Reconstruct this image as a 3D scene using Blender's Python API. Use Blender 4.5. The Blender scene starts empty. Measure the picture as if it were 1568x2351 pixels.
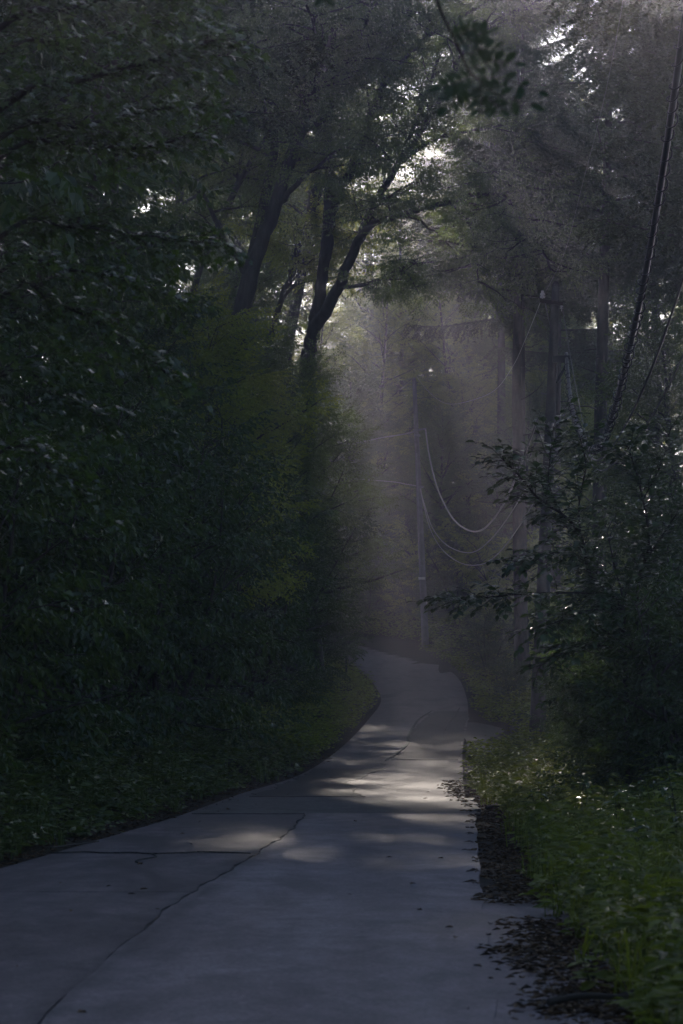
import bpy, math, random
import numpy as np
from mathutils import Vector, Matrix

random.seed(5)
RNG = np.random.default_rng(11)
scene = bpy.context.scene
COL = scene.collection
rad = math.radians

# ------------------------------------------------------------------ camera
F = 5551.0                     # focal length in pixels of a 1568 x 2351 view
HOR = 1480.0                   # row of the horizon in that view
CAM = np.array([0.0, 0.0, 1.6])
PITCH = math.atan((HOR - 1175.5) / F)
cam_d = bpy.data.cameras.new('camera')
cam_d.sensor_fit = 'VERTICAL'
cam_d.sensor_height = 36.0
cam_d.sensor_width = 24.0
cam_d.lens = 85.0
cam_d.clip_start = 0.1
cam_d.clip_end = 3000.0
cam_d.dof.use_dof = True
cam_d.dof.focus_distance = 62.0
cam_d.dof.aperture_fstop = 5.0
cam = bpy.data.objects.new('camera', cam_d)
COL.objects.link(cam)
cam.location = CAM
cam.rotation_euler = (rad(90) + PITCH, 0, 0)
scene.camera = cam

# ------------------------------------------------------------------ sky and sun
SUN_EL = rad(16.85)
SUN_AZ = math.atan((745 - 784) / F)          # to the right of +Y
world = bpy.data.worlds.new('World')
scene.world = world
world.use_nodes = True
wn = world.node_tree
sky = wn.nodes.new('ShaderNodeTexSky')
sky.sky_type = 'NISHITA'
sky.sun_disc = False
sky.sun_elevation = SUN_EL
sky.sun_rotation = SUN_AZ
sky.air_density = 1.0
sky.dust_density = 0.3
sky.ozone_density = 2.5
bg = wn.nodes['Background']
wn.links.new(sky.outputs[0], bg.inputs[0])
bg.inputs[1].default_value = 0.054
sun_d = bpy.data.lights.new('sun', 'SUN')
sun_d.energy = 5.0
sun_d.angle = rad(0.5)
sun_d.color = (1.0, 0.88, 0.76)
sun = bpy.data.objects.new('sun', sun_d)
COL.objects.link(sun)
sdir = Vector((math.sin(SUN_AZ) * math.cos(SUN_EL), math.cos(SUN_AZ) * math.cos(SUN_EL), math.sin(SUN_EL)))
sun.rotation_euler = sdir.to_track_quat('Z', 'Y').to_euler()
sun.location = (0, 60, 80)

scene.view_settings.view_transform = 'Standard'
scene.view_settings.look = 'None'
scene.view_settings.gamma = 1.0
scene.view_settings.use_curve_mapping = False
scene.view_settings.exposure = 1.5
HAZE_DENSITY = 0.0016
HAZE_G = 0.75

scene.render.engine = 'CYCLES'
cy = scene.cycles
cy.use_denoising = True
try:
    cy.denoiser = 'OPENIMAGEDENOISE'
except Exception:
    pass
cy.max_bounces = 6
cy.diffuse_bounces = 3
cy.glossy_bounces = 2
cy.transmission_bounces = 3
cy.volume_bounces = 0
cy.transparent_max_bounces = 4
cy.sample_clamp_indirect = 4.0
cy.caustics_reflective = False
cy.caustics_refractive = False

# ------------------------------------------------------------------ helpers
def P(x, y, Z):
    """world point seen at pixel (x, y) of the 1568-wide view, Z metres ahead"""
    u = (x - 784.0) / F
    v = (1175.5 - y) / F
    c, s = math.cos(PITCH), math.sin(PITCH)
    d = np.array([u, c - v * s, s + v * c])
    return CAM + d * (Z / d[1])

def XW(x, Z):
    return (x - 784.0) / F * Z

class MB:
    """collects vertices and faces for one mesh"""
    def __init__(self):
        self.v = []; self.f = []; self.n = 0; self.mi = []
    def add(self, v, f, mat=0):
        v = np.asarray(v, dtype=np.float64).reshape(-1, 3)
        f = np.asarray(f, dtype=np.int64)
        self.v.append(v); self.f.append(f + self.n); self.mi.append(np.full(len(f), mat))
        self.n += len(v)
    def tube(self, pts, radii, sides=6, cap=True, mat=0):
        pts = np.asarray(pts, float); n = len(pts)
        radii = np.broadcast_to(np.asarray(radii, float), (n,))
        tan = np.gradient(pts, axis=0)
        tan /= np.linalg.norm(tan, axis=1, keepdims=True) + 1e-9
        ref = np.array([0., 0, 1.]) if abs(tan[:, 2]).max() < 0.9 else np.array([0.31, 0.95, 0.05])
        a = np.cross(tan, ref); a /= np.linalg.norm(a, axis=1, keepdims=True) + 1e-9
        b = np.cross(tan, a)
        ang = np.arange(sides) * 2 * math.pi / sides
        ring = a[:, None, :] * np.cos(ang)[None, :, None] + b[:, None, :] * np.sin(ang)[None, :, None]
        v = (pts[:, None, :] + ring * radii[:, None, None]).reshape(-1, 3)
        i = np.arange(n - 1)[:, None] * sides; j = np.arange(sides)[None, :]; k = (j + 1) % sides
        q = np.stack([i + j, i + k, i + k + sides, i + j + sides], -1).reshape(-1, 4)
        self.add(v, q, mat)
        if cap:
            base = self.n - len(v)
            for st in (0, (n - 1) * sides):
                c = pts[0] if st == 0 else pts[-1]
                self.v.append(c[None, :]); ci = self.n; self.n += 1
                t = np.stack([base + st + np.arange(sides), base + st + (np.arange(sides) + 1) % sides, np.full(sides, ci)], -1)
                if st == 0: t = t[:, ::-1]
                self.f.append(t); self.mi.append(np.full(sides, mat))
    def box(self, lo, hi, M=None, mat=0):
        x0, y0, z0 = lo; x1, y1, z1 = hi
        v = np.array([[x0,y0,z0],[x1,y0,z0],[x1,y1,z0],[x0,y1,z0],[x0,y0,z1],[x1,y0,z1],[x1,y1,z1],[x0,y1,z1]], float)
        if M is not None:
            v = v @ np.array(M)[:3, :3].T + np.array(M)[:3, 3]
        self.add(v, [[3,2,1,0],[4,5,6,7],[0,1,5,4],[1,2,6,5],[2,3,7,6],[3,0,4,7]], mat)
    def mesh(self, name, smooth=True):
        me = bpy.data.meshes.new(name)
        if not self.v: return me
        v = np.concatenate(self.v)
        sizes = np.concatenate([np.full(len(f), f.shape[1]) for f in self.f])
        loops = np.concatenate([f.ravel() for f in self.f])
        me.vertices.add(len(v)); me.vertices.foreach_set('co', v.ravel())
        me.loops.add(len(loops)); me.loops.foreach_set('vertex_index', loops.astype(np.int32))
        me.polygons.add(len(sizes))
        st = np.concatenate([[0], np.cumsum(sizes)[:-1]])
        me.polygons.foreach_set('loop_start', st.astype(np.int32))
        me.polygons.foreach_set('material_index', np.concatenate(self.mi).astype(np.int32))
        me.polygons.foreach_set('use_smooth', np.full(len(sizes), smooth))
        me.update(calc_edges=True)
        me.validate()
        return me
    def build(self, name, mats, parent=None, smooth=True):
        return link(name, self.mesh(name, smooth), mats, parent)

def link(name, me, mats, parent=None):
    if mats is not None and not me.materials:
        for m in (mats if isinstance(mats, (list, tuple)) else [mats]): me.materials.append(m)
    o = bpy.data.objects.new(name, me)
    COL.objects.link(o)
    if parent is not None: o.parent = parent
    return o

def empty(name, loc=(0, 0, 0), rz=0.0, s=1.0):
    o = bpy.data.objects.new(name, None)
    o.empty_display_size = 0.2
    COL.objects.link(o)
    o.location = loc; o.rotation_euler = (0, 0, rz); o.scale = (s, s, s)
    return o

def tag(o, label=None, cat=None, group=None, kind=None):
    if label: o['label'] = label
    if cat: o['category'] = cat
    if group: o['group'] = group
    if kind: o['kind'] = kind
    return o

def copy_thing(root):
    r = root.copy(); COL.objects.link(r)
    for ch in root.children:
        c = ch.copy(); COL.objects.link(c); c.parent = r
        for g in ch.children:
            d = g.copy(); COL.objects.link(d); d.parent = c
    return r

# ------------------------------------------------------------------ materials
def nodes(name):
    m = bpy.data.materials.new(name); m.use_nodes = True
    nt = m.node_tree
    return m, nt, nt.nodes['Principled BSDF'], nt.nodes['Material Output']

def ramp(nt, fac, stops):
    r = nt.nodes.new('ShaderNodeValToRGB')
    e = r.color_ramp.elements
    while len(e) < len(stops): e.new(0.5)
    for i, (p, c) in enumerate(stops):
        e[i].position = p; e[i].color = (*c, 1)
    nt.links.new(fac, r.inputs[0])
    return r.outputs[0]

def noise(nt, scale, detail=4, rough=0.55, coord='Object', dist=0.0, stretch=None):
    tc = nt.nodes.new('ShaderNodeTexCoord')
    src = tc.outputs[coord]
    if stretch:
        mp = nt.nodes.new('ShaderNodeMapping'); mp.inputs['Scale'].default_value = stretch
        nt.links.new(src, mp.inputs[0]); src = mp.outputs[0]
    n = nt.nodes.new('ShaderNodeTexNoise')
    n.inputs['Scale'].default_value = scale; n.inputs['Detail'].default_value = detail
    n.inputs['Roughness'].default_value = rough; n.inputs['Distortion'].default_value = dist
    nt.links.new(src, n.inputs['Vector'])
    return n.outputs[0]

def mixc(nt, fac, a, b, mode='MIX'):
    m = nt.nodes.new('ShaderNodeMix'); m.data_type = 'RGBA'; m.blend_type = mode
    if isinstance(fac, (int, float)): m.inputs[0].default_value = fac
    else: nt.links.new(fac, m.inputs[0])
    for s, v in ((6, a), (7, b)):
        if isinstance(v, tuple): m.inputs[s].default_value = (*v, 1)
        else: nt.links.new(v, m.inputs[s])
    return m.outputs[2]

def bump(nt, h, strength, dist, bsdf):
    b = nt.nodes.new('ShaderNodeBump'); b.inputs['Strength'].default_value = strength
    b.inputs['Distance'].default_value = dist
    nt.links.new(h, b.inputs['Height']); nt.links.new(b.outputs[0], bsdf.inputs['Normal'])

def leaf_mat(name, dark, light, trans, rough=0.42, tfac=0.42, spec=0.5):
    m, nt, b, out = nodes(name)
    geo = nt.nodes.new('ShaderNodeNewGeometry')
    c = ramp(nt, geo.outputs['Random Per Island'], [(0.0, dark), (0.75, light), (1.0, tuple(v * 1.25 for v in light))])
    nt.links.new(c, b.inputs['Base Color'])
    b.inputs['Roughness'].default_value = rough
    b.inputs['Specular IOR Level'].default_value = spec
    t = nt.nodes.new('ShaderNodeBsdfTranslucent')
    c2 = ramp(nt, geo.outputs['Random Per Island'], [(0.0, tuple(v * 0.7 for v in trans)), (1.0, trans)])
    nt.links.new(c2, t.inputs[0])
    mx = nt.nodes.new('ShaderNodeMixShader'); mx.inputs[0].default_value = tfac
    nt.links.new(b.outputs[0], mx.inputs[1]); nt.links.new(t.outputs[0], mx.inputs[2])
    nt.links.new(mx.outputs[0], out.inputs[0])
    return m

def bark_mat(name, a, b_, scale=6.0, stretch=(1, 1, 0.18)):
    m, nt, b, out = nodes(name)
    n = noise(nt, scale, 6, 0.65, stretch=stretch)
    nt.links.new(ramp(nt, n, [(0.3, a), (0.7, b_)]), b.inputs['Base Color'])
    b.inputs['Roughness'].default_value = 0.9
    b.inputs['Specular IOR Level'].default_value = 0.2
    bump(nt, n, 0.8, 0.03, b)
    return m

M = {}
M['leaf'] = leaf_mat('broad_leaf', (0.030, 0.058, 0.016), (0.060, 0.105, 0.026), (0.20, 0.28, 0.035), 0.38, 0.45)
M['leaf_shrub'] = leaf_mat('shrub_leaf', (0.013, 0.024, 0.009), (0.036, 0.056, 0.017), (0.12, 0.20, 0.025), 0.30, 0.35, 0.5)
M['leaf_pale_sunlit'] = leaf_mat('pale_sunlit_leaf', (0.050, 0.085, 0.020), (0.095, 0.135, 0.030), (0.42, 0.48, 0.03), 0.42, 0.55)  # pale leaf; sunlit glow is put into its lighter, yellower colours
M['leaf_beech'] = leaf_mat('glossy_leaf', (0.025, 0.045, 0.018), (0.045, 0.075, 0.025), (0.10, 0.16, 0.03), 0.30, 0.28, 0.6)
M['needle'] = leaf_mat('larch_needle', (0.030, 0.050, 0.025), (0.065, 0.090, 0.040), (0.14, 0.16, 0.04), 0.6, 0.35, 0.3)
M['leaf_dark'] = leaf_mat('dark_leaflet', (0.015, 0.032, 0.012), (0.030, 0.058, 0.018), (0.05, 0.09, 0.02), 0.5, 0.25, 0.4)
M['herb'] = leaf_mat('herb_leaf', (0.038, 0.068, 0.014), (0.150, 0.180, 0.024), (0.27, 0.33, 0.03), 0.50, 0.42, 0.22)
M['herb_shade'] = leaf_mat('shaded_herb_leaf', (0.032, 0.058, 0.014), (0.095, 0.125, 0.028), (0.16, 0.22, 0.03), 0.38, 0.36, 0.45)  # darker copy of the herb leaf, left verge shade put into its colour
M['sasa'] = leaf_mat('bamboo_grass_leaf', (0.045, 0.080, 0.025), (0.075, 0.115, 0.035), (0.13, 0.19, 0.04), 0.26, 0.3, 0.65)
M['yellow'] = leaf_mat('yellowed_leaf', (0.20, 0.18, 0.03), (0.28, 0.22, 0.04), (0.35, 0.32, 0.04), 0.5, 0.4)
M['litter'] = leaf_mat('dead_leaf', (0.035, 0.022, 0.014), (0.13, 0.075, 0.035), (0.05, 0.03, 0.015), 0.7, 0.1, 0.3)
M['bark'] = bark_mat('grey_brown_bark', (0.030, 0.026, 0.022), (0.085, 0.072, 0.060))
M['bark_larch'] = bark_mat('scaly_larch_bark', (0.035, 0.028, 0.024), (0.11, 0.088, 0.072), 9.0, (1, 1, 0.3))
M['twig'] = bark_mat('twig_bark', (0.030, 0.026, 0.020), (0.060, 0.050, 0.040), 12)

def mat_plain(name, col, rough=0.6, metal=0.0, spec=0.5, nscale=20, var=0.35):
    m, nt, b, out = nodes(name)
    n = noise(nt, nscale, 5, 0.6)
    nt.links.new(ramp(nt, n, [(0.25, tuple(c * (1 - var) for c in col)), (0.75, tuple(min(1, c * (1 + var)) for c in col))]), b.inputs['Base Color'])
    b.inputs['Roughness'].default_value = rough; b.inputs['Metallic'].default_value = metal
    b.inputs['Specular IOR Level'].default_value = spec
    return m
M['pole'] = mat_plain('weathered_pole', (0.075, 0.066, 0.060), 0.85, nscale=5)
M['pole_far'] = mat_plain('grey_concrete_pole', (0.17, 0.155, 0.165), 0.8, nscale=4)
M['steel'] = mat_plain('galvanised_steel', (0.22, 0.22, 0.23), 0.5, 0.6)
M['rubber'] = mat_plain('black_cable', (0.025, 0.025, 0.028), 0.35, nscale=40)
M['wire_grey'] = mat_plain('grey_wire', (0.27, 0.255, 0.255), 0.35, 0.3, nscale=30)
M['porcelain'] = mat_plain('porcelain', (0.55, 0.54, 0.52), 0.2, nscale=8, var=0.1)
M['deadwood'] = mat_plain('dead_wood', (0.045, 0.034, 0.026), 0.9, nscale=14)
M['sign'] = mat_plain('dark_painted_steel', (0.02, 0.02, 0.022), 0.6, nscale=9)

def road_mat(name, base, dark, grain, wear=0.5, stain=(0.5, 0.66), seam_stain=False):
    m, nt, b, out = nodes(name)
    big = noise(nt, 0.9, 6, 0.62, dist=0.8, stretch=(1.0, 0.35, 1.0))
    mid = noise(nt, 3.0, 7, 0.7, dist=0.4, stretch=(1.0, 0.6, 1.0))
    track = noise(nt, 1.6, 4, 0.5, stretch=(1.0, 0.06, 1.0))
    fine = noise(nt, grain, 4, 0.75)
    c = ramp(nt, mid, [(0.28, tuple(v * (1 - 0.42 * wear) for v in base)), (0.72, tuple(v * (1 + 0.28 * wear) for v in base))])
    st = nt.nodes.new('ShaderNodeMapRange'); st.inputs[1].default_value = stain[0]; st.inputs[2].default_value = stain[1]
    nt.links.new(big, st.inputs[0])
    c = mixc(nt, st.outputs[0], c, dark)
    if seam_stain:      # oil and moss stain that follows the joint between the lanes
        tc = nt.nodes.new('ShaderNodeTexCoord'); sx = nt.nodes.new('ShaderNodeSeparateXYZ'); nt.links.new(tc.outputs['Object'], sx.inputs[0])
        def mth(op, a, b_):
            q = nt.nodes.new('ShaderNodeMath'); q.operation = op
            for i_, v_ in enumerate((a, b_)):
                if isinstance(v_, (int, float)): q.inputs[i_].default_value = v_
                else: nt.links.new(v_, q.inputs[i_])
            return q.outputs[0]
        ln = mth('ADD', mth('MULTIPLY', sx.outputs[1], 0.0455), -2.06)
        d = mth('ABSOLUTE', mth('SUBTRACT', sx.outputs[0], ln), 0.0)
        sn = noise(nt, 1.7, 6, 0.7, dist=0.5, stretch=(1.0, 0.5, 1.0))
        d = mth('ADD', d, mth('MULTIPLY', mth('SUBTRACT', sn, 0.5), 0.75))
        mr = nt.nodes.new('ShaderNodeMapRange'); mr.inputs[1].default_value = -0.05; mr.inputs[2].default_value = 0.16; mr.inputs[3].default_value = 0.75; mr.inputs[4].default_value = 0.0
        nt.links.new(d, mr.inputs[0])
        c = mixc(nt, mr.outputs[0], c, tuple(v * 0.35 for v in base))
    c = mixc(nt, 0.7, c, ramp(nt, track, [(0.35, (0.78, 0.78, 0.78)), (0.65, (1.12, 1.12, 1.12))]), 'MULTIPLY')
    sp = ramp(nt, fine, [(0.30, (0.45, 0.45, 0.45)), (0.70, (1.4, 1.4, 1.4))])
    c = mixc(nt, 0.75, c, sp, 'MULTIPLY')
    nt.links.new(c, b.inputs['Base Color'])
    b.inputs['Roughness'].default_value = 0.75
    b.inputs['Specular IOR Level'].default_value = 0.3
    bump(nt, fine, 0.6, 0.012, b)
    return m
M['asphalt'] = road_mat('old_asphalt', (0.142, 0.118, 0.124), (0.086, 0.072, 0.076), 24)
M['asphalt_dark'] = road_mat('dark_asphalt_patch', (0.058, 0.051, 0.053), (0.040, 0.035, 0.037), 24)
M['asphalt_coarse'] = road_mat('coarse_asphalt', (0.110, 0.102, 0.105), (0.070, 0.065, 0.066), 14, 1.0)
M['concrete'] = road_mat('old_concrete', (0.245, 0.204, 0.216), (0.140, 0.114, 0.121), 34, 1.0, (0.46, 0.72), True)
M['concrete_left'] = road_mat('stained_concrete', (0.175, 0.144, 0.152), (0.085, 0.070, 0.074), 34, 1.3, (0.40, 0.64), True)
M['tar'] = mat_plain('tar_seam', (0.028, 0.025, 0.025), 0.8, nscale=8)

def soil_mat():
    m, nt, b, out = nodes('forest_soil')
    n1 = noise(nt, 1.3, 6, 0.65); n2 = noise(nt, 18, 5, 0.7)
    c = ramp(nt, n1, [(0.3, (0.020, 0.016, 0.011)), (0.55, (0.035, 0.027, 0.018)), (0.75, (0.030, 0.036, 0.014))])
    c2 = ramp(nt, n2, [(0.3, (0.5, 0.5, 0.5)), (0.7, (1.5, 1.4, 1.3))])
    nt.links.new(mixc(nt, 1.0, c, c2, 'MULTIPLY'), b.inputs['Base Color'])
    b.inputs['Roughness'].default_value = 0.95; b.inputs['Specular IOR Level'].default_value = 0.2
    bump(nt, n2, 1.0, 0.05, b)
    return m
M['soil'] = soil_mat()
M['dirt'] = mat_plain('gritty_dirt', (0.048, 0.037, 0.030), 0.95, nscale=9, var=0.75, spec=0.2)

# ------------------------------------------------------------------ ground and road
# rows of the road: left edge x,y / right edge x,y / height
ROAD = np.array([
    (-6.2, -12, 0.05, -12, 0.28), (-5.2, 0, 0.15, 0, 0.0), (-4.75, 6, 0.45, 6, -0.14), (-4.3, 12, 0.75, 12, -0.28),
    (-3.6, 20, 1.13, 20, -0.47), (-2.85, 28, 1.54, 28, -0.66), (-2.3, 34, 1.85, 34, -0.80), (-1.75, 41, 2.08, 41, -0.93),
    (-0.8, 50, 2.5, 50, -1.05), (0.0, 62, 3.1, 62, -1.02), (0.8, 75, 3.9, 75, -0.75), (1.42, 87, 4.5, 87, -0.35),
    (1.15, 98, 4.75, 99, 0.25), (0.4, 106, 4.35, 109, 0.75), (-0.8, 112, 3.5, 117, 1.2), (-2.4, 117, 1.8, 123.5, 1.75),
    (-5.0, 121, -1.0, 128, 2.2), (-9, 123.5, -6, 131.5, 2.6), (-15, 125, -14, 133, 3.1), (-24, 125, -24, 133, 3.6), (-60, 128, -60, 136, 5.0)])

def catmull(R, k):
    out = []
    n = len(R)
    for i in range(n - 1):
        p0, p1, p2, p3 = R[max(i - 1, 0)], R[i], R[i + 1], R[min(i + 2, n - 1)]
        for j in range(k):
            t = j / k
            out.append(0.5 * ((2 * p1) + (-p0 + p2) * t + (2 * p0 - 5 * p1 + 4 * p2 - p3) * t * t + (-p0 + 3 * p1 - 3 * p2 + p3) * t ** 3))
    out.append(R[-1])
    return np.array(out)

RS = catmull(ROAD, 10)
CEN = np.stack([(RS[:, 0] + RS[:, 2]) / 2, (RS[:, 1] + RS[:, 3]) / 2], -1)
HALF = np.hypot(RS[:, 2] - RS[:, 0], RS[:, 3] - RS[:, 1]) / 2
TAN = np.gradient(CEN, axis=0); TAN /= np.linalg.norm(TAN, axis=1, keepdims=True)

def road_z(y):
    return np.interp(y, RS[:140, 1], RS[:140, 4])

def fbm(x, y):
    return (0.5 * np.sin(x * 0.9 + 1.3 * np.sin(y * 0.37)) + 0.5 * np.sin(y * 0.8 + 1.1 * np.sin(x * 0.5 + 2.0))
            + 0.3 * np.sin(x * 2.3 + y * 1.7 + 0.4) + 0.2 * np.sin(x * 4.1 - y * 3.3))

def ground_z(x, y):
    x = np.atleast_1d(np.asarray(x, float)); y = np.atleast_1d(np.asarray(y, float))
    res = np.empty(len(x))
    for s in range(0, len(x), 20000):
        X = x[s:s + 20000]; Y = y[s:s + 20000]
        d2 = (X[:, None] - CEN[None, :, 0]) ** 2 + (Y[:, None] - CEN[None, :, 1]) ** 2
        i = d2.argmin(1)
        dx = X - CEN[i, 0]; dy = Y - CEN[i, 1]
        lat = dx * TAN[i, 1] - dy * TAN[i, 0]              # right of travel positive
        out = np.maximum(np.sqrt(d2[np.arange(len(i)), i]) - HALF[i], 0.0)
        right = lat > 0
        bl = 0.10 * np.minimum(out, 1.0) + 0.34 * np.clip(out - 0.6, 0, 14) + 0.10 * np.clip(out - 14.6, 0, 60)
        br = 0.02 * np.minimum(out, 1.0) + 0.22 * np.clip(out - 0.7, 0, 5) + 0.05 * np.clip(out - 5.7, 0, 60)
        hill = 0.20 * np.clip(Y - 128, 0, 24) * np.clip(out / 4.0, 0, 1)
        bank = np.where(right, br, bl)
        far = Y > 112
        bank = np.where(far & right, 0.30 * np.clip(out - 0.3, 0, 12), bank)
        res[s:s + 20000] = RS[i, 4] - 0.05 + bank + np.where(right, hill, hill * 0.6) + 0.05 * fbm(X, Y) * np.clip(out, 0, 1)
    return res

def gz(x, y):
    return float(ground_z([x], [y])[0])

gx = np.concatenate([[-420, -300, -200, -120, -80], np.arange(-60, -14, 3.0), np.arange(-14, -6, 1.0), np.arange(-6, 9, 0.33), np.arange(9, 16, 1.0), np.arange(16, 61, 3.0), [80, 120, 200, 300, 420]])
gy = np.concatenate([[-120, -60, -30], np.arange(-15, 5, 1.5), np.arange(5, 70, 0.5), np.arange(70, 110, 1.0), np.arange(110, 140, 0.4), np.arange(140, 150, 1.0), np.arange(150, 240, 4.0), [260, 300, 360, 430, 520]])
GX, GY = np.meshgrid(gx, gy)
GZ = ground_z(GX.ravel(), GY.ravel())
mb = MB()
nx, ny = len(gx), len(gy)
ii = (np.arange(ny - 1)[:, None] * nx + np.arange(nx - 1)[None, :]).ravel()
mb.add(np.stack([GX.ravel(), GY.ravel(), GZ], -1), np.stack([ii, ii + 1, ii + 1 + nx, ii + nx], -1))
ground = tag(mb.build('ground', M['soil']), 'dark forest soil rising on both sides of the road', 'ground', kind='structure')

def strip(rows, name, mat, parent=None, lift=0.0, nac=8, skirt=0.12, jitter=0.0):
    """surface between paired left/right edges, with a skirt for thickness"""
    mb = MB(); n = len(rows)
    t = np.linspace(0, 1, nac)
    L = rows[:, 0:2].copy(); R = rows[:, 2:4].copy()
    if jitter:
        kk = np.array([0.15, 0.5, 0.15]) * 1.25
        jl = np.convolve(RNG.normal(0, jitter, n), kk, 'same') + 0.9 * jitter * np.sin(np.arange(n) * 0.31 + rows[0, 1]); jr = np.convolve(RNG.normal(0, jitter, n), kk, 'same') + 0.9 * jitter * np.sin(np.arange(n) * 0.27 + rows[-1, 1])
        L[:, 0] += jl; R[:, 0] += jr
    xy = L[:, None, :] * (1 - t)[None, :, None] + R[:, None, :] * t[None, :, None]
    z = np.repeat((rows[:, 4] + lift)[:, None], nac, 1)
    v = np.concatenate([xy, z[..., None]], -1)
    low = v[:, [0, -1]].copy(); low[..., 2] -= skirt
    V = np.concatenate([v.reshape(-1, 3), low.reshape(-1, 3)])
    i = (np.arange(n - 1)[:, None] * nac + np.arange(nac - 1)[None, :]).ravel()
    q = np.stack([i, i + 1, i + 1 + nac, i + nac], -1)
    k = np.arange(n - 1); o = n * nac
    ql = np.stack([k * nac, (k + 1) * nac, o + 2 * (k + 1), o + 2 * k], -1)
    qr = np.stack([(k + 1) * nac + nac - 1, k * nac + nac - 1, o + 2 * k + 1, o + 2 * (k + 1) + 1], -1)
    mb.add(V, np.concatenate([q, ql, qr]))
    # end faces
    for e in (0, n - 1):
        a = e * nac; b = e * nac + nac - 1; c = o + 2 * e + 1; d = o + 2 * e
        mb.add(np.zeros((0, 3)), np.zeros((0, 4), int))
        mb.f.append(np.array([[d, c, b, a]] if e == 0 else [[a, b, c, d]])); mb.mi.append(np.zeros(1))
    return mb.build(name, mat, parent, smooth=False)

road = tag(strip(RS, 'road', M['asphalt'], lift=0.0), 'narrow grey forest road bending left out of sight', 'road', kind='structure')

def slab_rows(y0, y1, lx, rx, n=70, y0r=None, y1r=None):
    ys = np.linspace(y0, y1, n)
    yr = np.linspace(y0 if y0r is None else y0r, y1 if y1r is None else y1r, n)
    return np.array([(lx(a), a, rx(b), b, road_z((a + b) / 2)) for a, b in zip(ys, yr)])

seam = lambda y: np.interp(y, [0, 12, 15, 19.5, 24, 29.5, 34], [-2.05, -1.50, -1.45, -1.30, -0.98, -0.64, -0.52]) + 0.015 * math.sin(y * 2.3)
redge = lambda y: np.interp(y, [0, 12, 20, 34, 41], [0.13, 0.75, 1.13, 1.85, 2.08]) + 0.012 * math.sin(y * 1.9 + 1)
ledge = lambda y: np.interp(y, [0, 12, 20, 28, 34, 41], [-5.2, -4.3, -3.6, -2.85, -2.3, -1.75]) + 0.05
# right lane: two concrete slabs, left strip: four stained slabs, joints between them
strip(slab_rows(2, 20.1, lambda y: seam(y) + 0.008, lambda y: redge(y) + 0.02), 'concrete_slab', M['concrete'], road, 0.022, jitter=0.005)
strip(slab_rows(20.12, 34.6, lambda y: seam(y) + 0.008, lambda y: redge(y) + 0.02), 'concrete_slab', M['concrete'], road, 0.020, jitter=0.005)
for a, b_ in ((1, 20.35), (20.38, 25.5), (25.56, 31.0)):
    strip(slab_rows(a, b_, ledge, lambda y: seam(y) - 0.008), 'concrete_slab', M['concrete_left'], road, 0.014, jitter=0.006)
strip(slab_rows(2, 19.9, lambda y: redge(y) - 0.06, lambda y: redge(y) + np.interp(y, [2, 12, 20], [0.85, 0.85, 0.62])), 'concrete_slab', M['concrete'], road, 0.010, jitter=0.02)
# asphalt patches
strip(slab_rows(34.66, 39.6, lambda y: ledge(y) + 0.05, lambda y: redge(y) + 0.1), 'asphalt_patch', M['asphalt_coarse'], road, 0.012, jitter=0.03)
strip(slab_rows(40.2, 52, lambda y: np.interp(y, [40, 52], [-1.5, -0.55]), lambda y: np.interp(y, [40, 46, 52], [0.35, 0.1, 0.9])), 'asphalt_patch', M['asphalt_dark'], road, 0.008, jitter=0.05)
strip(slab_rows(56, 80, lambda y: np.interp(y, [56, 64, 72, 80], [1.15, 1.75, 2.2, 3.0]), lambda y: np.interp(y, [56, 80], [2.75, 4.15])), 'asphalt_patch', M['asphalt_dark'], road, 0.008, jitter=0.05)
# tar-filled seam between the lanes, an open crack and the patch edge
def crack(pts, w, name='crack'):
    pts = catmull(np.array(pts, float), 8)
    rows = []
    for i, p in enumerate(pts):
        ww = w * (0.25 + 1.1 * abs(math.sin(i * 1.7 + p[0] * 3))) * (0.15 + math.sin(math.pi * i / (len(pts) - 1)) ** 0.6)
        t = pts[min(i + 1, len(pts) - 1)] - pts[max(i - 1, 0)]; t /= np.linalg.norm(t) + 1e-9
        nrm = np.array([-t[1], t[0]])
        rows.append((*(p + nrm * ww), *(p - nrm * ww), road_z(p[1])))
    return strip(np.array(rows), name, M['tar'], road, 0.027, nac=3, skirt=0.02)
crack([(seam(y) + 0.02 * math.sin(y * 5), y) for y in np.linspace(17, 34, 60)], 0.005)
crack([(-3.05, 25.53), (-2.7, 25.68), (-2.5, 25.55), (-2.2, 25.6), (-2.0, 25.42), (-1.7, 25.55), (-1.5, 25.7), (-1.2, 25.6), (-0.95, 25.45)], 0.02)
crack([(-2.0, 25.42), (-1.9, 24.9), (-2.05, 24.3), (-1.95, 23.8)], 0.008)
crack([(1.0, 55.5), (1.25, 58), (1.70, 63), (1.85, 67), (2.15, 72), (2.45, 76), (3.0, 80.3)], 0.03)
crack([(3.0, 70), (3.3, 74), (3.75, 79), (4.0, 82)], 0.03)
# dirt shoulder and the asphalt apron of a side track
rows = np.array([(redge(y) + 0.03, y, redge(y) + np.interp(y, [20, 26, 36], [0.60, 0.62, 0.55]), y, road_z(y) - 0.035) for y in np.linspace(20.0, 41, 110)])
tag(strip(rows, 'dirt_shoulder', M['dirt'], None, 0.0, jitter=0.03), 'gritty brown dirt shoulder beside the concrete lane', 'shoulder', kind='structure')
rows = np.array([(np.interp(y, [58, 74], [2.95, 3.85]), y, np.interp(y, [58, 63, 68, 74], [3.2, 5.2, 5.6, 4.1]), y, road_z(y) - 0.012) for y in np.linspace(58, 74, 18)])
tag(strip(rows, 'side_track', M['asphalt_dark'], None, 0.02, jitter=0.03), 'short asphalt apron opening on the right of the dip', 'track', kind='structure')

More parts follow.
